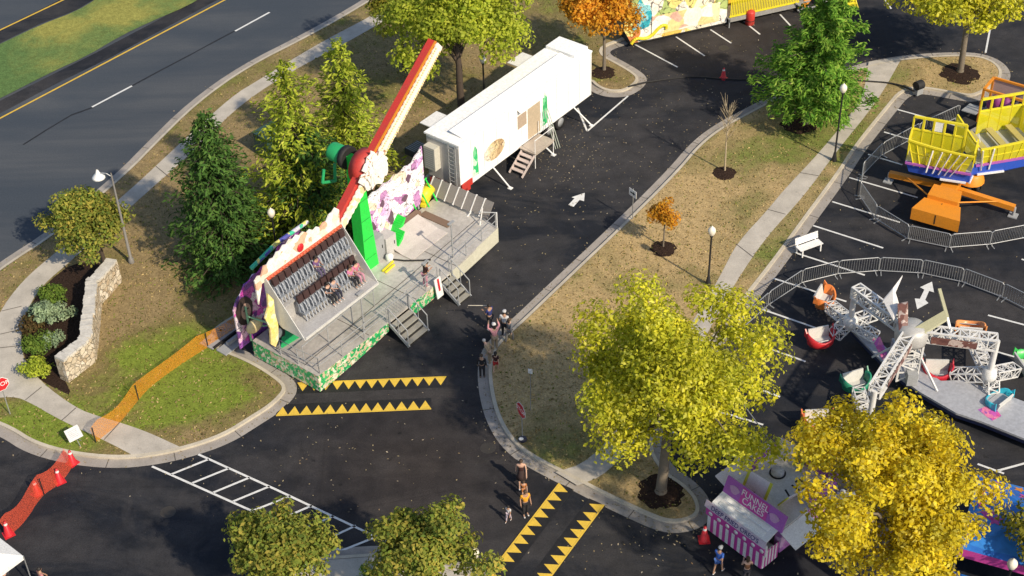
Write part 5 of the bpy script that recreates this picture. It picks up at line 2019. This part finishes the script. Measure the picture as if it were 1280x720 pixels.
for i in range(9):
    mb.box((2.4 + i * .13, -.05, 3.9), (.06, .04, 1.0))
    mb.box((4.3 + i * .13, -.05, 3.9), (.06, .04, 1.0))
mb.build('window_bars', paint('bar_plum', (.3, .12, .2), .5), fh)
MB().box((9.4, .5, .72), (6.2, 1.6, .1)).box((8.9, -.31, .62), (5.0, .03, .3)).build('deck', ALU, fh)
mb = MB()
for i in range(42):
    mb.box((6.45 + i * .125, -.24, 1.55), (.07, .03, 1.5))
mb.box((9, -.26, 2.3), (5.3, .06, .1))
mb.box((9, -.26, .85), (5.3, .06, .1))
mb.build('balcony_rail', YEL, fh)
mb = MB()
for i in range(56):
    mb.box((6.45 + i * .155, .6, 3.3), (.07, .03, 1.7))
mb.box((10.2, .58, 4.15), (8.8, .06, .12))
mb.box((10.2, .58, 2.45), (8.8, .06, .12))
mb.build('upper_rail', YEL, fh)
MB().box((10.2, 1.2, 2.35), (8.6, 1.3, .1)).box((10.2, 1.9, 2.5), (8.6, .1, 4.2)).build('back_wall', mural('fun_back', [(.8, .5, .05), (.75, .35, .04), (.8, .62, .1), (.6, .2, .05)], .6, lines=False), fh)
mb = MB()
mb.prism([(11.9, -.2, 2.0), (14.6, -.2, 2.6), (14.6, -.2, 3.0), (11.9, -.2, 2.4)], (0, .1, 0))
mb.prism([(11.6, -.22, .2), (12.2, -.22, .2), (13.3, -.22, 1.6), (12.7, -.22, 1.6)], (0, .05, 0))
mb.build('orange_ramp', ORNG, fh)
MB().box((14.0, -.3, 1.4), (.75, .1, 2.2), Matrix.Rotation(R(8), 3, 'Y')).build('white_panel', WHITEP, fh)
mb = MB()
for k in range(5):
    mb.box((15.1, -.1 - k * .28, 1.5 - k * .28), (.9, .28, .05))
    mb.box((15.1, -.23 - k * .28, 1.38 - k * .28), (.9, .02, .22))
for x in (14.6, 15.6):
    mb.bar((x, 0, 1.6), (x, -1.5, .1), .06, .15)
    mb.tube((x, -.1, 2.4), (x, -1.4, 1.0), .03)
mb.build('stairs', YEL, fh)
mb = MB()
mb.bar((11.3, -.4, .9), (12.4, -1.2, .1), .08)
mb.bar((11.5, -.4, .3), (13.4, -.5, .3), .1)
for x in (6.4, 11.8):
    mb.tube((x, -.2, 0), (x, -.2, .75), .05)
mb.build('brace', GREYP, fh)

# ------------------------------------------------------------------ yellow boat ride
O, rz, L = frame((1165, 275), (1250, 130), .6)
bt = thing('boat_ride', 'yellow twin-tub boat ride with blue hull on an orange outrigger base', 'fairground ride', O, rz)
mb = MB()
mb.prism([(-.25, -1.55, .45), (1.05, -1.2, .45), (1.05, .85, .45), (-.25, 1.15, .45)], (0, 0, .75))
mb.prism([(1.05, -1.0, .5), (2.2, -.9, .5), (2.2, .7, .5), (1.05, .7, .5)], (0, 0, .95))
mb.prism([(2.2, -.45, .6), (5.2, -.45, .6), (5.2, .45, .6), (2.2, .45, .6)], (0, 0, .5))
mb.build('base', ORNG, bt)
mb = MB()
mb.bar((-.27, -.2, .9), (.9, -.2, 1.22), .03, .02)
mb.box((-.256, -.2, .85), (.012, .06, .6))
mb.build('base_seam', DARK, bt)
for s, y1 in ((1, 3.55), (-1, -3.7)):
    MB().bar((3.3, s * .3, .72), (3.3, y1, .55), .32, .3).build('outrigger', ORNG, bt)
    f_ = MB().tube((3.3, y1, .6), (3.3, y1, .06), .09).box((3.3, y1, .03), (.5, .5, .06)).build('jack', GREYP, bt)
    MB().tube((1.5, s * .8, 1.1), (3.3, y1 * .75, .7), .045).build('outrigger_stay', ORNG, bt)
for x in (.3, 4.6):
    for y in (-1.3, 1.0):
        mb = MB()
        mb.lathe([(.2, -.12), (.38, -.12), (.4, 0), (.38, .12), (.2, .12)], (x, y, .4), 14, AX)
        mb.build('wheel', DARK, bt)
bl_ = Matrix.Translation(O) @ Matrix.Rotation(rz, 4, 'Z')
bi = bl_.inverted()
YN = netmat('yellow_mesh', (.84, .76, .03), .14)
ZF = 2.2
A0, A1 = bi @ g(1132, 201, ZF), bi @ g(1214, 216, ZF)
B0, B1 = bi @ g(1219, 205, ZF), bi @ g(1302, 191, ZF)


def perp(a, b):
    d = (b - a).normalized()
    n = Vector((-d.y, d.x, 0))
    return d, (n if (bl_.to_3x3() @ n).y > 0 else -n)


da, na = perp(A0, A1)
db, nb_ = perp(B0, B1)
topo = [A0, A0.lerp(A1, .5) - na * .12, A1, B0, B0.lerp(B1, .5) - nb_ * .12, B1, B1 + nb_ * 2.9, B0 + nb_ * 2.9, A1 + na * 1.2 + da * -.6, A0 + na * 1.2]
cen = (A0 + A1 + B0 + B1) / 4 + na * .5
mid_ = [cen + (p - cen) * .93 + Vector((0, 0, -.75)) for p in topo]
low_ = [cen + (p - cen) * .42 + Vector((0, 0, -1.15)) for p in topo]
n = len(topo)
up_ = [p + Vector((0, 0, -.04)) for p in topo]
mb = MB().add(up_ + mid_ + low_, [(k * n + i, k * n + (i + 1) % n, (k + 1) * n + (i + 1) % n, (k + 1) * n + i) for k in range(2) for i in range(n)] + [tuple(range(n)), tuple(range(2 * n, 3 * n))[::-1]])
mb.build('hull', BLUE, bt)
MB().lathe([(.8, 0), (.65, .5), (.55, .6), (.001, .6)], (cen.x, cen.y, .7), 16).build('turret', ORNG, bt)
mb = MB()
for a, b in ((B0, B1), (A0, A1)):
    nn = na if a is A0 else nb_
    mb.bar(a - nn * .1 + Vector((0, 0, -.06)), b - nn * .1 + Vector((0, 0, -.06)), .1, .12)
mb.build('hull_trim', PURP, bt)
for i, (f0, f1) in enumerate(((1, 2), (2, 3), (3, 4))):
    a, b = mid_[f0], mid_[f1]
    out = (a + b) / 2 - cen
    out.z = 0
    out = out.normalized() * .09
    MB().bar(a.lerp(b, .08) + out, b.lerp(a, .08) + out, .10, .10).build('light_bar', WHITEP, bt)
FLG, BEN = paint('tub_floor_grey', (.46, .47, .48), .5, .1, var=.4), paint('tub_bench', (.5, .42, .14), .5, var=.3)


def tub(a, b, d, nn, depth, h1, h2, win, far_from, spokes):
    L_ = (b - a).length
    up = Vector((0, 0, 1))
    MB().prism([a, b, b + nn * depth, a + nn * depth], up * .04).build('tub_floor', FLG, bt)
    pn, rl = MB(), MB()
    n = 8
    for i in range(n):
        p, q = a + d * L_ * i / n, a + d * L_ * (i + 1) / n
        cfr = a + d * (L_ * .55)
        f0, f1 = i / n, (i + 1) / n
        rise = (lambda f: .35 * (1 - f) ** 2) if far_from < 0 else (lambda f: .25 * f * f)
        lo0, lo1 = p.lerp(cfr, .24) - up * .25, q.lerp(cfr, .24) - up * .25
        hi0, hi1 = p + up * (h1 + rise(f0)) - nn * .30, q + up * (h1 + rise(f1)) - nn * .30
        pn.poly([lo0, lo1, hi1, hi0])
        rl.bar(hi0, hi1, .10, .10)
        rl.bar(lo0, hi0, .06)
        rl.bar(lo0.lerp(hi0, .55), lo1.lerp(hi1, .55), .05)
    fa = a + nn * depth + d * L_ * far_from
    fl2 = L_ * (1 - far_from) if far_from >= 0 else L_ * (1 + far_from)
    if far_from < 0:
        fa = a + nn * depth
    m = win
    for i in range(m):
        p, q = fa + d * fl2 * i / m, fa + d * fl2 * (i + 1) / m
        pn.poly([p, q, q + up * h2, p + up * h2])
        u2 = up * (h2 + .8)
        rl.bar(p + up * h2, q + up * h2, .09)
        rl.bar(p + u2, q + u2, .13, .12)
        for e in (0, .94):
            rl.bar(p.lerp(q, e) + up * h2, p.lerp(q, e) + u2, .14, .08)
        rl.bar(p, p + up * h2, .06)
    rl.bar(fa + d * fl2, fa + d * fl2 + up * (h2 + .8), .1)
    # end walls
    for s in (a, b):
        e = s + nn * depth
        pn.poly([s, e, e + up * h2, s + up * h1])
        rl.bar(s + up * h1, e + up * h2, .10)
        rl.bar(s.lerp(e, .5), s.lerp(e, .5) + up * (h1 + h2) / 2, .06)
        rl.bar(e, e + up * h2, .08)
    pn.build('side_panel', YN, bt)
    rl.build('tub_rail', YEL, bt)
    for f in spokes:
        p = a + d * L_ * f
        MB().bar(p.lerp(a + d * (L_ * .55), .3) - nn * .1 - up * .45 - d * .3, p - nn * .36 + up * (h1 - .05) + d * .1, .08, .05).build('light_spoke', WHITEP, bt)
    for f in (.2, .5, .8):
        p = a + d * L_ * f
        MB().bar(p + nn * .15 + up * .42, p + nn * (depth - .15) + up * .42, .4, .1).build('bench_seat', BEN, bt)


tub(A0, A1, da, na, 1.1, 1.25, 1.5, 5, -.2, (.36, .5, .63, .76, .88))
tub(B0, B1, db, nb_, 2.7, 1.15, 1.6, 4, .34, (.0, .17))
MB().box(A0 + na * 1.07 + da * 1.35 + Vector((0, 0, 1.9)), (.55, .03, .6), Matrix((da, na, Vector((0, 0, 1)))).transposed()).build('white_notice', WHITEP, bt)
mb = MB()
for f in (.1, .35):
    p = A1 + na * 1.5 + da * .3
    mb.bar(p + na * f * 3 - Vector((0, 0, .3)), p + na * f * 3 + Vector((0, 0, 1.0)) - da * .4, .07, .05)
mb.build('gap_rail', WHITEP, bt)

# orange-framed operator booth with purple drapes behind the boat
O, rz2, L = frame((1222, 152), (1268, 166))
ob = thing('operator_booth', 'orange framed booth stacked with purple drapes behind the yellow boat', 'booth', O, rz2)
mb = MB()
for x in (0, 2.6):
    for y in (0, 1.6):
        mb.bar((x, y, 0), (x, y, 2.3), .13)
for y in (0, 1.6):
    mb.bar((0, y, 2.3), (2.6, y, 2.3), .13)
    mb.bar((0, y, .5), (2.6, y, .5), .13)
for x in (0, 2.6):
    mb.bar((x, 0, 2.3), (x, 1.6, 2.3), .13)
mb.build('frame', ORNG, ob)
MB().box((1.3, 1.62, 1.4), (2.5, .04, 1.7)).build('back_panel', paint('booth_pink', (.5, .36, .33), .6, var=.3), ob)
MB().box((1.3, .8, .5), (2.6, 1.5, .08)).build('floor', GREYP, ob)
mb = MB()
for i in range(7):
    mb.ball((.35 + i * .18, .9 + .25 * math.sin(i * 2), .95 + .18 * (i % 3)), (.3, .3, .42), 9, 6)
mb.build('purple_drape', paint('drape_purple', (.24, .03, .2), .6, var=.6, scale=5), ob)
mb = MB()
for i in range(6):
    mb.ball((1.6 + i * .16, 1.1 + .2 * math.cos(i * 2), 1.0 + .15 * (i % 2)), (.25, .3, .4), 9, 6)
mb.build('black_drape', paint('drape_black', (.02, .015, .03), .6), ob)
MB().box((-.5, .2, .62), (.9, 1.5, .06), Matrix.Rotation(R(-12), 3, 'X')).build('shelf', GREYP, ob)
tag(MB().prism([g(1205, 168, .5), g(1240, 150, .5), g(1262, 172, .5), g(1235, 190, .5)], (0, 0, .12)).build('loading_platform', ALU), 'grey loading platform between the orange booth and the yellow boat', 'platform')

# ------------------------------------------------------------------ white truss ride with spinning cars
hub = g(1140, 415, 3.5)
hub.z = 0
sc = thing('scrambler_ride', 'white truss ride with three arms and bright tub cars on a grey trailer deck', 'fairground ride', hub)
TRUSS = paint('truss_white', (.72, .71, .69), .45, var=.3)


def wl(x, y, z):
    return g(x, y, z) - hub


dk = [(1064, 412), (1086, 412), (1113, 440), (1150, 458), (1176, 476), (1205, 475), (1243, 488), (1340, 524), (1340, 572), (1228, 527), (1195, 516), (1150, 490), (1128, 474), (1103, 452)]
DECKM = paint('deck_grey', (.43, .44, .47), .5, .15, var=.45, scale=.8, dirt=(.2, .19, .2))
MB().prism([wl(x, y, .78) for x, y in dk], (0, 0, -.12)).build('deck', DECKM, sc)
mb = MB()
for a, b in zip(dk, dk[1:] + dk[:1]):
    A, B = wl(*a, .63), wl(*b, .63)
    mb.poly([A, B, B + Vector((0, 0, -.32)), A + Vector((0, 0, -.32))])
mb.build('deck_skirt', paint('deck_navy', (.02, .03, .09), .5, var=.3), sc)
for a in ((1180, 498), (1215, 510), (1262, 530), (1090, 425), (1120, 455)):
    mb = MB()
    p = wl(*a, .2)
    mb.lathe([(.15, -.14), (.29, -.14), (.31, 0), (.29, .14), (.15, .14)], (p.x, p.y, .31), 12, AX)
    mb.build('wheel', DARK, sc)
MB().poly([wl(x, y, .786) for x, y in ((1090, 424), (1100, 421), (1110, 444), (1103, 450))]).build('pink_art', mural('pink_art', [(.6, .08, .3), (.55, .1, .4), (.3, .1, .4), (.7, .2, .35)], 3, lines=False), sc)
MB().poly([wl(x, y, .786) for x, y in ((1222, 512), (1240, 505), (1252, 520), (1240, 526))]).build('pink_art', mural('pink_art', [(.6, .08, .3), (.55, .1, .4), (.3, .1, .4), (.7, .2, .35)], 3, lines=False), sc)


def truss(mb, p, q, w, h, n, r=.045, chord=.07):
    p, q = Vector(p), Vector(q)
    d = (q - p).normalized()
    s = d.cross(Vector((0, 0, 1)))
    s = s.normalized() if s.length > .1 else Vector((1, 0, 0))
    u_ = s.cross(d).normalized()
    cs = [s * w / 2 * i + u_ * h / 2 * j for i, j in ((-1, -1), (1, -1), (1, 1), (-1, 1))]
    for c in cs:
        mb.bar(p + c, q + c, chord)
    for k in range(n):
        a, b = p.lerp(q, k / n), p.lerp(q, (k + 1) / n)
        for i in range(4):
            c0, c1 = cs[i], cs[(i + 1) % 4]
            mb.bar(a + (c0 if k % 2 else c1), b + (c1 if k % 2 else c0), r)
            mb.bar(b + c0, b + c1, r)


mb = MB()
ctr = Vector((0, 0, 0))
truss(mb, (0, 0, .8), (0, 0, 3.0), 1.0, 1.0, 4, .06, .1)
for s in ((1, 1), (1, -1), (-1, 1), (-1, -1)):
    mb.bar((s[0] * 1.3, s[1] * 1.3, .8), (s[0] * .3, s[1] * .3, 2.6), .09)
mb.build('mast', TRUSS, sc)
MB().lathe([(.001, 3.0), (.75, 3.0), (.8, 3.2), (.8, 3.7), (.55, 3.95), (.001, 4.0)], ctr, 16).build('hub', paint('hub_grey', (.5, .49, .47), .45, .2, var=.4), sc)
arm_px = ((1069, 363), (1246, 428), (1093, 490))
LB = mural('light_board', [(.12, .05, .045), (.2, .09, .07), (.5, .4, .36), (.16, .07, .06)], 3.2, lines=False)
ends = []
for i, p in enumerate(arm_px):
    e = wl(*p, 3.5)
    ends.append(e)
    mb = MB()
    truss(mb, (e * .12 + Vector((0, 0, 0))) + Vector((0, 0, 3.5 - .12 * 3.5)), e, .55, .62, 8, .05, .085)
    mb.build('sweep_arm', TRUSS, sc)
    d = Vector((e.x, e.y, 0)).normalized()
    s = d.cross(Vector((0, 0, 1)))
    if s.y > 0:
        s = -s
    if i != 0:
        A, B = d * .9 + s * .33, Vector((e.x, e.y, 0)) - d * .9 + s * .33
        MB().poly([A + Vector((0, 0, 3.18)), B + Vector((0, 0, 3.18)), B + Vector((0, 0, 3.62)), A + Vector((0, 0, 3.62))]).build('light_panel', LB, sc)
    MB().tube((e.x, e.y, 3.6), (e.x, e.y, 1.2), .15, None, 12).build('drop_shaft', TRUSS, sc)
MB().prism([wl(1122, 381, 4.6), wl(1135, 378, 4.8), wl(1135, 420, 3.6), wl(1124, 420, 3.6)], (0, .08, 0)).build('light_panel', LB, sc)
# the folded sign boards and sticks above the hub
BRD = paint('board_white', (.78, .75, .72), .45, var=.25)
MB().prism([wl(1128, 346, 4.9), wl(1119, 367, 4.6), wl(1124, 384, 4.3), wl(1117, 401, 4.0), wl(1104, 376, 4.3), wl(1116, 362, 4.7)], (.03, .1, .03)).build('sign_board', BRD, sc)
MB().prism([wl(1143, 412, 3.9), wl(1181, 390, 4.3), wl(1184, 401, 4.1), wl(1150, 422, 3.7)], (0, .05, .08)).build('sign_board', paint('board_olive', (.36, .35, .22), .5, var=.3), sc)
mb = MB()
mb.bar(wl(1174, 361, 4.9), wl(1184, 397, 4.1), .16, .10)
mb.build('board_strut', MATS['board_olive'], sc)
MB().bar(wl(1184, 397, 4.1), wl(1189, 418, 3.6), .12).build('board_strut', WHITEP, sc)
# spiders under each arm and their cars
cars = [(0, (1030, 372), (.75, .22, .05), 60, 'orange tub car, farthest left of the white truss ride and nearest the fence'),
        (0, (1026, 422), (.55, .02, .03), 15, 'red tub car on the spider nearest the kerb'),
        (2, (1070, 477), (.02, .24, .14), 20, 'dark green tub car at the edge of the golden tree'),
        (2, (1022, 526), (.65, .14, .03), 0, 'orange-red tub car half hidden by the golden tree'),
        (1, (1172, 463), (.52, .02, .04), -5, 'crimson tub car above the grey deck'),
        (1, (1248, 502), (.03, .45, .6), -140, 'turquoise tub car over the deck'),
        (1, (1212, 411), (.75, .3, .1), 170, 'orange tub car behind the long truss arm'),
        (1, (1282, 455), (.05, .5, .1), 100, 'green and yellow tub car at the picture edge')]
spd = []
for i, e in enumerate(ends):
    c = Vector((e.x, e.y, 1.45))
    so = MB().lathe([(.001, -.35), (.34, -.3), (.38, 0), (.3, .35), (.001, .4)], c, 12).build('spider', TRUSS, sc)
    spd.append((c, so))
shell_cache = {}


def car_mesh():
    sh, n = MB(), 16
    for i in range(n):
        a0, a1 = PI * (1.08 + .84 * i / n) - PI, PI * (1.08 + .84 * (i + 1) / n) - PI
    pr = []
    for i in range(n + 1):
        a = R(-205) + R(230) * i / n
        hgt_ = .95 + .35 * abs(math.cos(a)) ** 2
        pr.append((math.cos(a), math.sin(a), hgt_))
    vs, fs = [], []
    for cx, cy, hh in pr:
        vs += [(cx * .55, cy * .42, .30), (cx * .86, cy * .68, .55), (cx * .95, cy * .75, hh), (cx * .84, cy * .64, hh + .02), (cx * .76, cy * .58, .58)]
    for i in range(n):
        for j in range(4):
            fs.append((i * 5 + j, (i + 1) * 5 + j, (i + 1) * 5 + j + 1, i * 5 + j + 1))
    sh.add(vs, fs, True)
    sh.poly([(cx * .56, cy * .43, .31) for cx, cy, _ in pr])
    for s in (-1, 1):
        sh.prism([(s * .84, .05, .9), (s * .88, .42, .95), (s * .9, .38, 1.5), (s * .86, .12, 1.25)], (s * .08, 0, 0))
    return sh


CARM = car_mesh()
SEATW = paint('car_seat', (.6, .59, .56), .5, var=.25)
for i, px, colr, deg, lab in cars:
    p = wl(*px, .75)
    c, so = spd[i]
    d = Vector((c.x - p.x, c.y - p.y, 0))
    dist = d.length
    a = math.atan2(d.y, d.x)
    root = thing('tub_car', lab, 'ride car', hub + Vector((p.x, p.y, 0)), R(deg), 'tub cars of the white truss ride')
    root.scale = (.8, .8, .85)
    CARM.build('shell', paint('car_%02d%02d%02d' % tuple(int(99 * v) for v in colr), colr, .35, var=.25), root)
    MB().box((0, .02, .62), (1.35, .62, .14)).build('seat', SEATW, root)
    MB().box((0, .38, .98), (1.4, .1, .74), Matrix.Rotation(R(-14), 3, 'X')).build('backrest', SEATW, root)
    MB().tube((-.7, -.42, .92), (.7, -.42, .92), .035).build('lap_bar', GALV, root)
    mb = MB()
    q = Vector((p.x, p.y, .75)) + d.normalized() * .72
    truss(mb, c - Vector((0, 0, .1)) - d.normalized() * .25, q, .55, .5, max(2, int(dist / .55)), .04, .055)
    mb.build('spider_arm', TRUSS, so)
for i, px in ((0, (1094, 392)), (0, (1096, 422))):
    c, so = spd[i]
    mb = MB()
    truss(mb, c, wl(*px, 1.0), .5, .45, 3, .04, .055)
    mb.build('spider_arm', TRUSS, so)
mb = MB()
for x, y in ((1120, 440), (1138, 478)):
    p = wl(x, y, .8)
    mb.box(p + Vector((0, 0, .35)), (.5, .5, .7))
mb.build('motor_box', GREYP, sc)

# ------------------------------------------------------------------ purple food stand
O, rz, L = frame((893, 640), (975, 700))
O = O + Vector((math.cos(rz), math.sin(rz), 0)) * .62 + Vector((-math.sin(rz), math.cos(rz), 0)) * .0
fs_ = thing('food_stand', 'purple and white food stand with open sign flaps and striped counter skirt', 'food stand', O, rz)
BW, BD, BH = 3.15, 3.6, 1.95
ROOFM = paint('stand_roof', (.62, .60, .58), .5, .1, var=.5, scale=1.2)
PK = mural('stand_art', [(.58, .22, .52), (.66, .32, .56), (.44, .16, .44), (.72, .45, .64), (.75, .64, .74)], 1.6, lines=False)
mb = MB()
mb.box((BW / 2, BD / 2, BH / 2 + .2), (BW, BD, BH - .4))
mb.build('body', PK, fs_)
MB().box((BW / 2, BD / 2, BH + .03), (BW + .1, BD + .1, .08)).build('roof', ROOFM, fs_)
mb = MB()
mb.box((BW / 2, BD, BH + .4), (BW, .06, .7))
mb.box((0, BD * .72, BH + .35), (.06, BD * .55, .6))
mb.box((BW, BD * .72, BH + .35), (.06, BD * .5, .6))
mb.build('parapet', PURP, fs_)
mb = MB()
for k in range(20):
    a0, a1 = 2 * PI * k / 20, 2 * PI * (k + 1) / 20
    mb.bar((.9 + .34 * math.cos(a0), 2.3 + .34 * math.sin(a0), BH + .085), (.9 + .34 * math.cos(a1), 2.3 + .34 * math.sin(a1), BH + .085), .07, .03)
mb.build('roof_gasket', DARK, fs_)
mb = MB()
for a, b in (((1.8, 2.2), (2.25, 2.2)), ((2.25, 2.2), (2.25, 2.7)), ((2.25, 2.7), (1.8, 2.7)), ((1.8, 2.7), (1.8, 2.45))):
    mb.bar((*a, BH + .085), (*b, BH + .085), .07, .03)
mb.build('roof_gasket', DARK, fs_)
MB().lathe([(.3, 0), (.3, .16), (.001, .2)], (.9, 2.3, BH + .07), 16).build('vent', ROOFM, fs_)
FLAP = paint('flap_grey', (.74, .68, .72), .5, var=.35)
EDGEY = paint('flap_lime', (.62, .62, .05), .5, var=.25)
for (x, y, w, yaw, lean) in ((1.05, .7, 1.05, 4, -28), (.55, 3.3, .9, 12, -20), (1.3, 3.5, .7, -50, -8), (-.05, 2.4, .9, 82, -24), (2.5, 1.4, 1.0, 80, 30), (2.9, 2.9, .8, 84, 24)):
    rot = Matrix.Rotation(R(yaw), 3, 'Z') @ Matrix.Rotation(R(lean), 3, 'X')
    c = Vector((x, y, BH + .5))
    f_ = MB().box(c, (w, .05, .95), rot).build('sign_flap', FLAP, fs_)
    for s in (-1, 1):
        MB().box(c + rot @ Vector((s * (w / 2 + .06), -.01, 0)), (.13, .06, .97), rot).build('lime_edge', EDGEY, f_)
    MB().box(c + rot @ Vector((0, .2, -.3)), (.06, .45, .06), rot).build('flap_stay', DARK, f_)
# front: leaning name board, white awning tray, lettered band, dotted valance, striped skirt
ry = Matrix.Rotation(R(-20), 3, 'X')
nb = MB().box((BW / 2 + .1, -.15, BH + .5), (BW + .2, .08, .85), ry).build('name_board', PURP, fs_)
MB().box(Vector((BW / 2 + .1, -.15, BH + .5)) + ry @ Vector((0, -.05, 0)), (1.5, .02, .78), ry).build('name_panel', MAG, nb)
DKV = paint('deep_violet', (.05, .03, .16), .5)
lo = lettering('FUNNEL\nCAKES', .41, WHITEP, nb, Vector((BW / 2 + .1, -.15, BH + .5)) + ry @ Vector((0, -.066, 0)), (R(90 - 20), 0, 0))
lo = lettering('FUNNEL\nCAKES', .425, DKV, nb, Vector((BW / 2 + .13, -.15, BH + .485)) + ry @ Vector((0, -.062, 0)), (R(90 - 20), 0, 0), 'lettering_shadow', .001)
for x in (.55, BW - .35):
    MB().prism([Vector((x, -.15, BH + .5)) + ry @ Vector((math.cos(a) * .26 * (1 + .2 * math.sin(3 * a)), -.045, math.sin(a) * .2)) for a in [2 * PI * k / 14 for k in range(14)]], ry @ Vector((0, -.015, 0))).build('cake_art', paint('art_lilac', (.55, .3, .5), .5, var=.4), nb)
aw = MB().prism([(.0, -.3, BH + .08), (BW, -.3, BH + .08), (BW, -1.0, BH - .14), (0, -1.0, BH - .14)], (0, 0, .06)).build('awning', paint('awning_pale', (.78, .78, .8), .45, var=.2), fs_)
mb = MB()
for y0, y1 in ((-.42, -.6), (-.7, -.9)):
    mb.prism([(.3, y0, BH + .145 - (abs(y0) - .3) * .314), (BW - .3, y0, BH + .145 - (abs(y0) - .3) * .314), (BW - .3, y1, BH + .145 - (abs(y1) - .3) * .314), (.3, y1, BH + .145 - (abs(y1) - .3) * .314)], (0, 0, .03))
mb.build('light_tray', paint('tray_white', (.86, .86, .86), .3, var=.1), aw)
bd = MB().box((BW / 2 - .15, -1.06, BH - .30), (BW + .3, .05, .34), Matrix.Rotation(R(-18), 3, 'X')).build('lettered_band', paint('band_pale', (.58, .48, .55), .5, var=.3), fs_)
lettering("DEEP FRIED OREO'S", .31, DKV, bd, (BW / 2 - .15, -1.105, BH - .31), (R(72), 0, 0))
va = MB()
pts = []
va.box((BW / 2 - .1, -1.09, BH - .68), (BW + .2, .05, .42))
vo_ = va.build('valance', MAG, fs_)
mb = MB()
for i in range(7):
    mb.lathe([(.001, 0), (.11, 0), (.11, .02), (.001, .03)], (.08 + i * .49, -1.115, BH - .68), 12, AX)
mb.build('dots', WHITEP, vo_)
ct = MB()
ct.box((BW / 2 - .1, -.75, 1.1), (BW, .7, .06))
ct.build('counter', ALU, fs_)
mb, mw = MB(), MB()
nst = 18
for i in range(nst):
    (mb if i % 2 else mw).box((-.1 + (i + .5) * BW / nst - .0, -1.06, .6), (BW / nst - .004, .04, .98))
for i in range(10):
    (mb if i % 2 else mw).box((BW - .08, -.99 + i * .1, .6), (.04, .098, .98))
    (mb if i % 2 else mw).box((-.12, -.99 + i * .1, .6), (.04, .098, .98))
sk_ = mb.build('striped_skirt', MAG, fs_)
mw.build('white_stripe', WHITEP, sk_)
mb = MB()
mb.box((BW / 2, -.29, 1.45), (BW - .3, .03, .8))
mb.build('serving_window', DARK, fs_)
mb = MB()
for x in (-.05, BW + .02):
    mb.bar((x, -1.02, .95), (x, -1.02, BH - .3), .07)
mb.build('post', WHITEP, fs_)
# side flaps
MB().prism([(-.05, .0, BH), (-.05, 2.2, BH), (-.75, 2.2, BH + .25), (-.75, 0, BH + .25)], (0, 0, .05)).build('side_flap', FLAP, fs_)
MB().prism([(BW + .05, -.2, BH - .1), (BW + .05, 1.6, BH - .1), (BW + .95, 1.6, BH - .45), (BW + .95, -.2, BH - .45)], (0, 0, .05)).build('side_flap', WHITEP, fs_)
mb = MB()
for i in range(16):
    mb.ball((BW + .5 + .3 * math.sin(i * 1.9), 2.2 + .11 * i, 1.9 + .2 * math.cos(i * 2.3)), (.16, .13, .1), 7, 5)
mb.build('bunting', WHITEP, fs_)
tag(MB().path([g(925, 500, 2.8), g(960, 547, 2.6)], .03).build('guy_wire', GALV), 'thin pale pole slanting from the food stand roof towards the median tree', 'pole')
